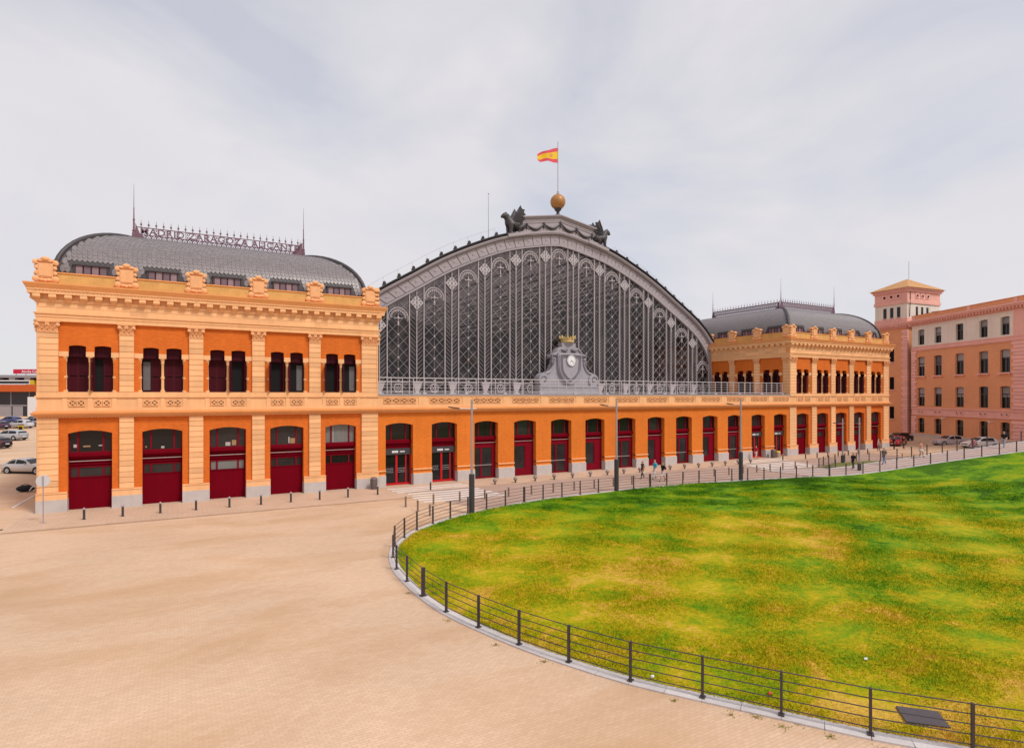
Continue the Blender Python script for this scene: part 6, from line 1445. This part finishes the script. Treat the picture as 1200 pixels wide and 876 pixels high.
person('woman with bare legs, blue shorts and a pink top carrying a cream bag', 69.9, -15.95, float(ramp(69.9, -15.95)) + .008, .2, (.55, .22, .20), (.05, .16, .45), 2, 0, .14, shorts=True, sleeves='none', height=1.68, bare_leg=True)
bag('cream shoulder bag carried by the woman in blue shorts', (69.5, -16.15, float(ramp(69.5, -16.1)) + .80), .22, (.62, .52, .40))
person('man in a black t-shirt and light jeans walking at the right picture edge', 77.5, -20.4, float(ramp(77.5, -20.4)) + .008, -PI / 2, (.012, .012, .014), (.30, .33, .42), 2, 0, .30, height=1.76)
person('person in a pale top standing before the last door of the far pavilion', 85.9, -2.5, gz(85.9, -2.5) + .035, .6, (.42, .36, .34), (.16, .12, .12), 2, 0, .12, height=1.72)
person('person in black next to the red car', 88.9, -3.0, gz(88.9, -3) + .035, 1.2, (.012, .012, .014), (.02, .018, .02), 0, 1, .16, height=1.76)
person('second person in black by the red car, with light shoes', 90.2, -3.6, gz(90.2, -3.6) + .02, 1.0, (.014, .013, .015), (.05, .045, .05), 0, 0, .12, height=1.7)
person('person in pink sitting on the path kerb before the white car', 76.6, -18.0, float(ramp(76.6, -18.3)) + .0, 2.4, (.45, .16, .18), (.30, .12, .14), 0, 0, sit=True, height=1.7)
person('person crouching by the black bag at the left corner of the near pavilion', -9.75, 10.7, gz(-9.75, 10.7), -PI / 2, (.02, .02, .022), (.55, .52, .52), 0, 0, sit=True, height=1.72)
m = MB(); m.ball((0, 0, .26), .5, 12, 8, (1.25, .6, .55)); m.tube([(-.3, 0, .5), (0, 0, .62), (.3, 0, .5)], .025, 6); o = m.build('duffel_bag', flat('black_bag', (.010, .010, .012), .7), smooth=50); o.location = (-10.75, 10.95, gz(-10.75, 10.95)); tag(o, 'large black duffel bag on the ground left of the near pavilion', 'bag')

# weeds in the paving along the lawn edging
m = MB(); wr = random.Random(11)
for cx, cy in ((11.35, -39.0), (12.1, -40.2), (12.75, -41.2), (13.35, -42.0), (13.9, -42.9), (13.2, -41.3), (9.6, -35.4), (8.35, -31), (12.55, -40.6), (14.4, -43.4), (8.9, -33.6), (8.1, -27.5)):
    for k in range(34):
        a = wr.uniform(0, 2 * PI); r = abs(wr.gauss(0, .10)); x, y = cx + r * math.cos(a), cy + r * math.sin(a); h = wr.uniform(.015, .05); b = wr.uniform(0, 2 * PI)
        m.add([(x - .012 * math.cos(b), y - .012 * math.sin(b), .0), (x + .012 * math.cos(b), y + .012 * math.sin(b), .0), (x + .05 * math.cos(b + 1.4), y + .05 * math.sin(b + 1.4), h)], [(0, 1, 2)])
tag(m.build('weeds', mat('weed_leaf', (.24, .20, .02), .8, .3, 3), recalc=False), 'sparse yellow green weeds in the paving joints beside the lawn edging', 'weeds', kind='stuff')

gt = thing('gutter', None, None); tag(gt, kind='structure')  # dark strip along the kerb, its shadow line put into the colour
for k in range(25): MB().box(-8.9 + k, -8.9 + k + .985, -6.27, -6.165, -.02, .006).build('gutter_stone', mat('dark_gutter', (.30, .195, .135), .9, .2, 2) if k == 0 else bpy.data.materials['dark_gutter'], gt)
for k, (x, y, w, lab) in enumerate(((-9.6, -4.9, 1.1, 'long dark drain grate in the paving left of the round sign'), (-8.4, -4.2, .55, 'short dark drain grate beside the foot of the round sign'))):
    G_ = thing('drain_grate', lab, 'drain', (x, y, .0), 'drain grates by the pavilion corner', .12)
    def gp():
        MB().box(-w / 2, w / 2, -.16, .16, -.05, .012).build('frame', RUBBER, G_)
        for q in range(int(w / .1)): MB().box(-w / 2 + q * .1 + .02, -w / 2 + q * .1 + .07, -.13, .13, .012, .02).build('bar', STEEL, G_)
    local(G_, gp)
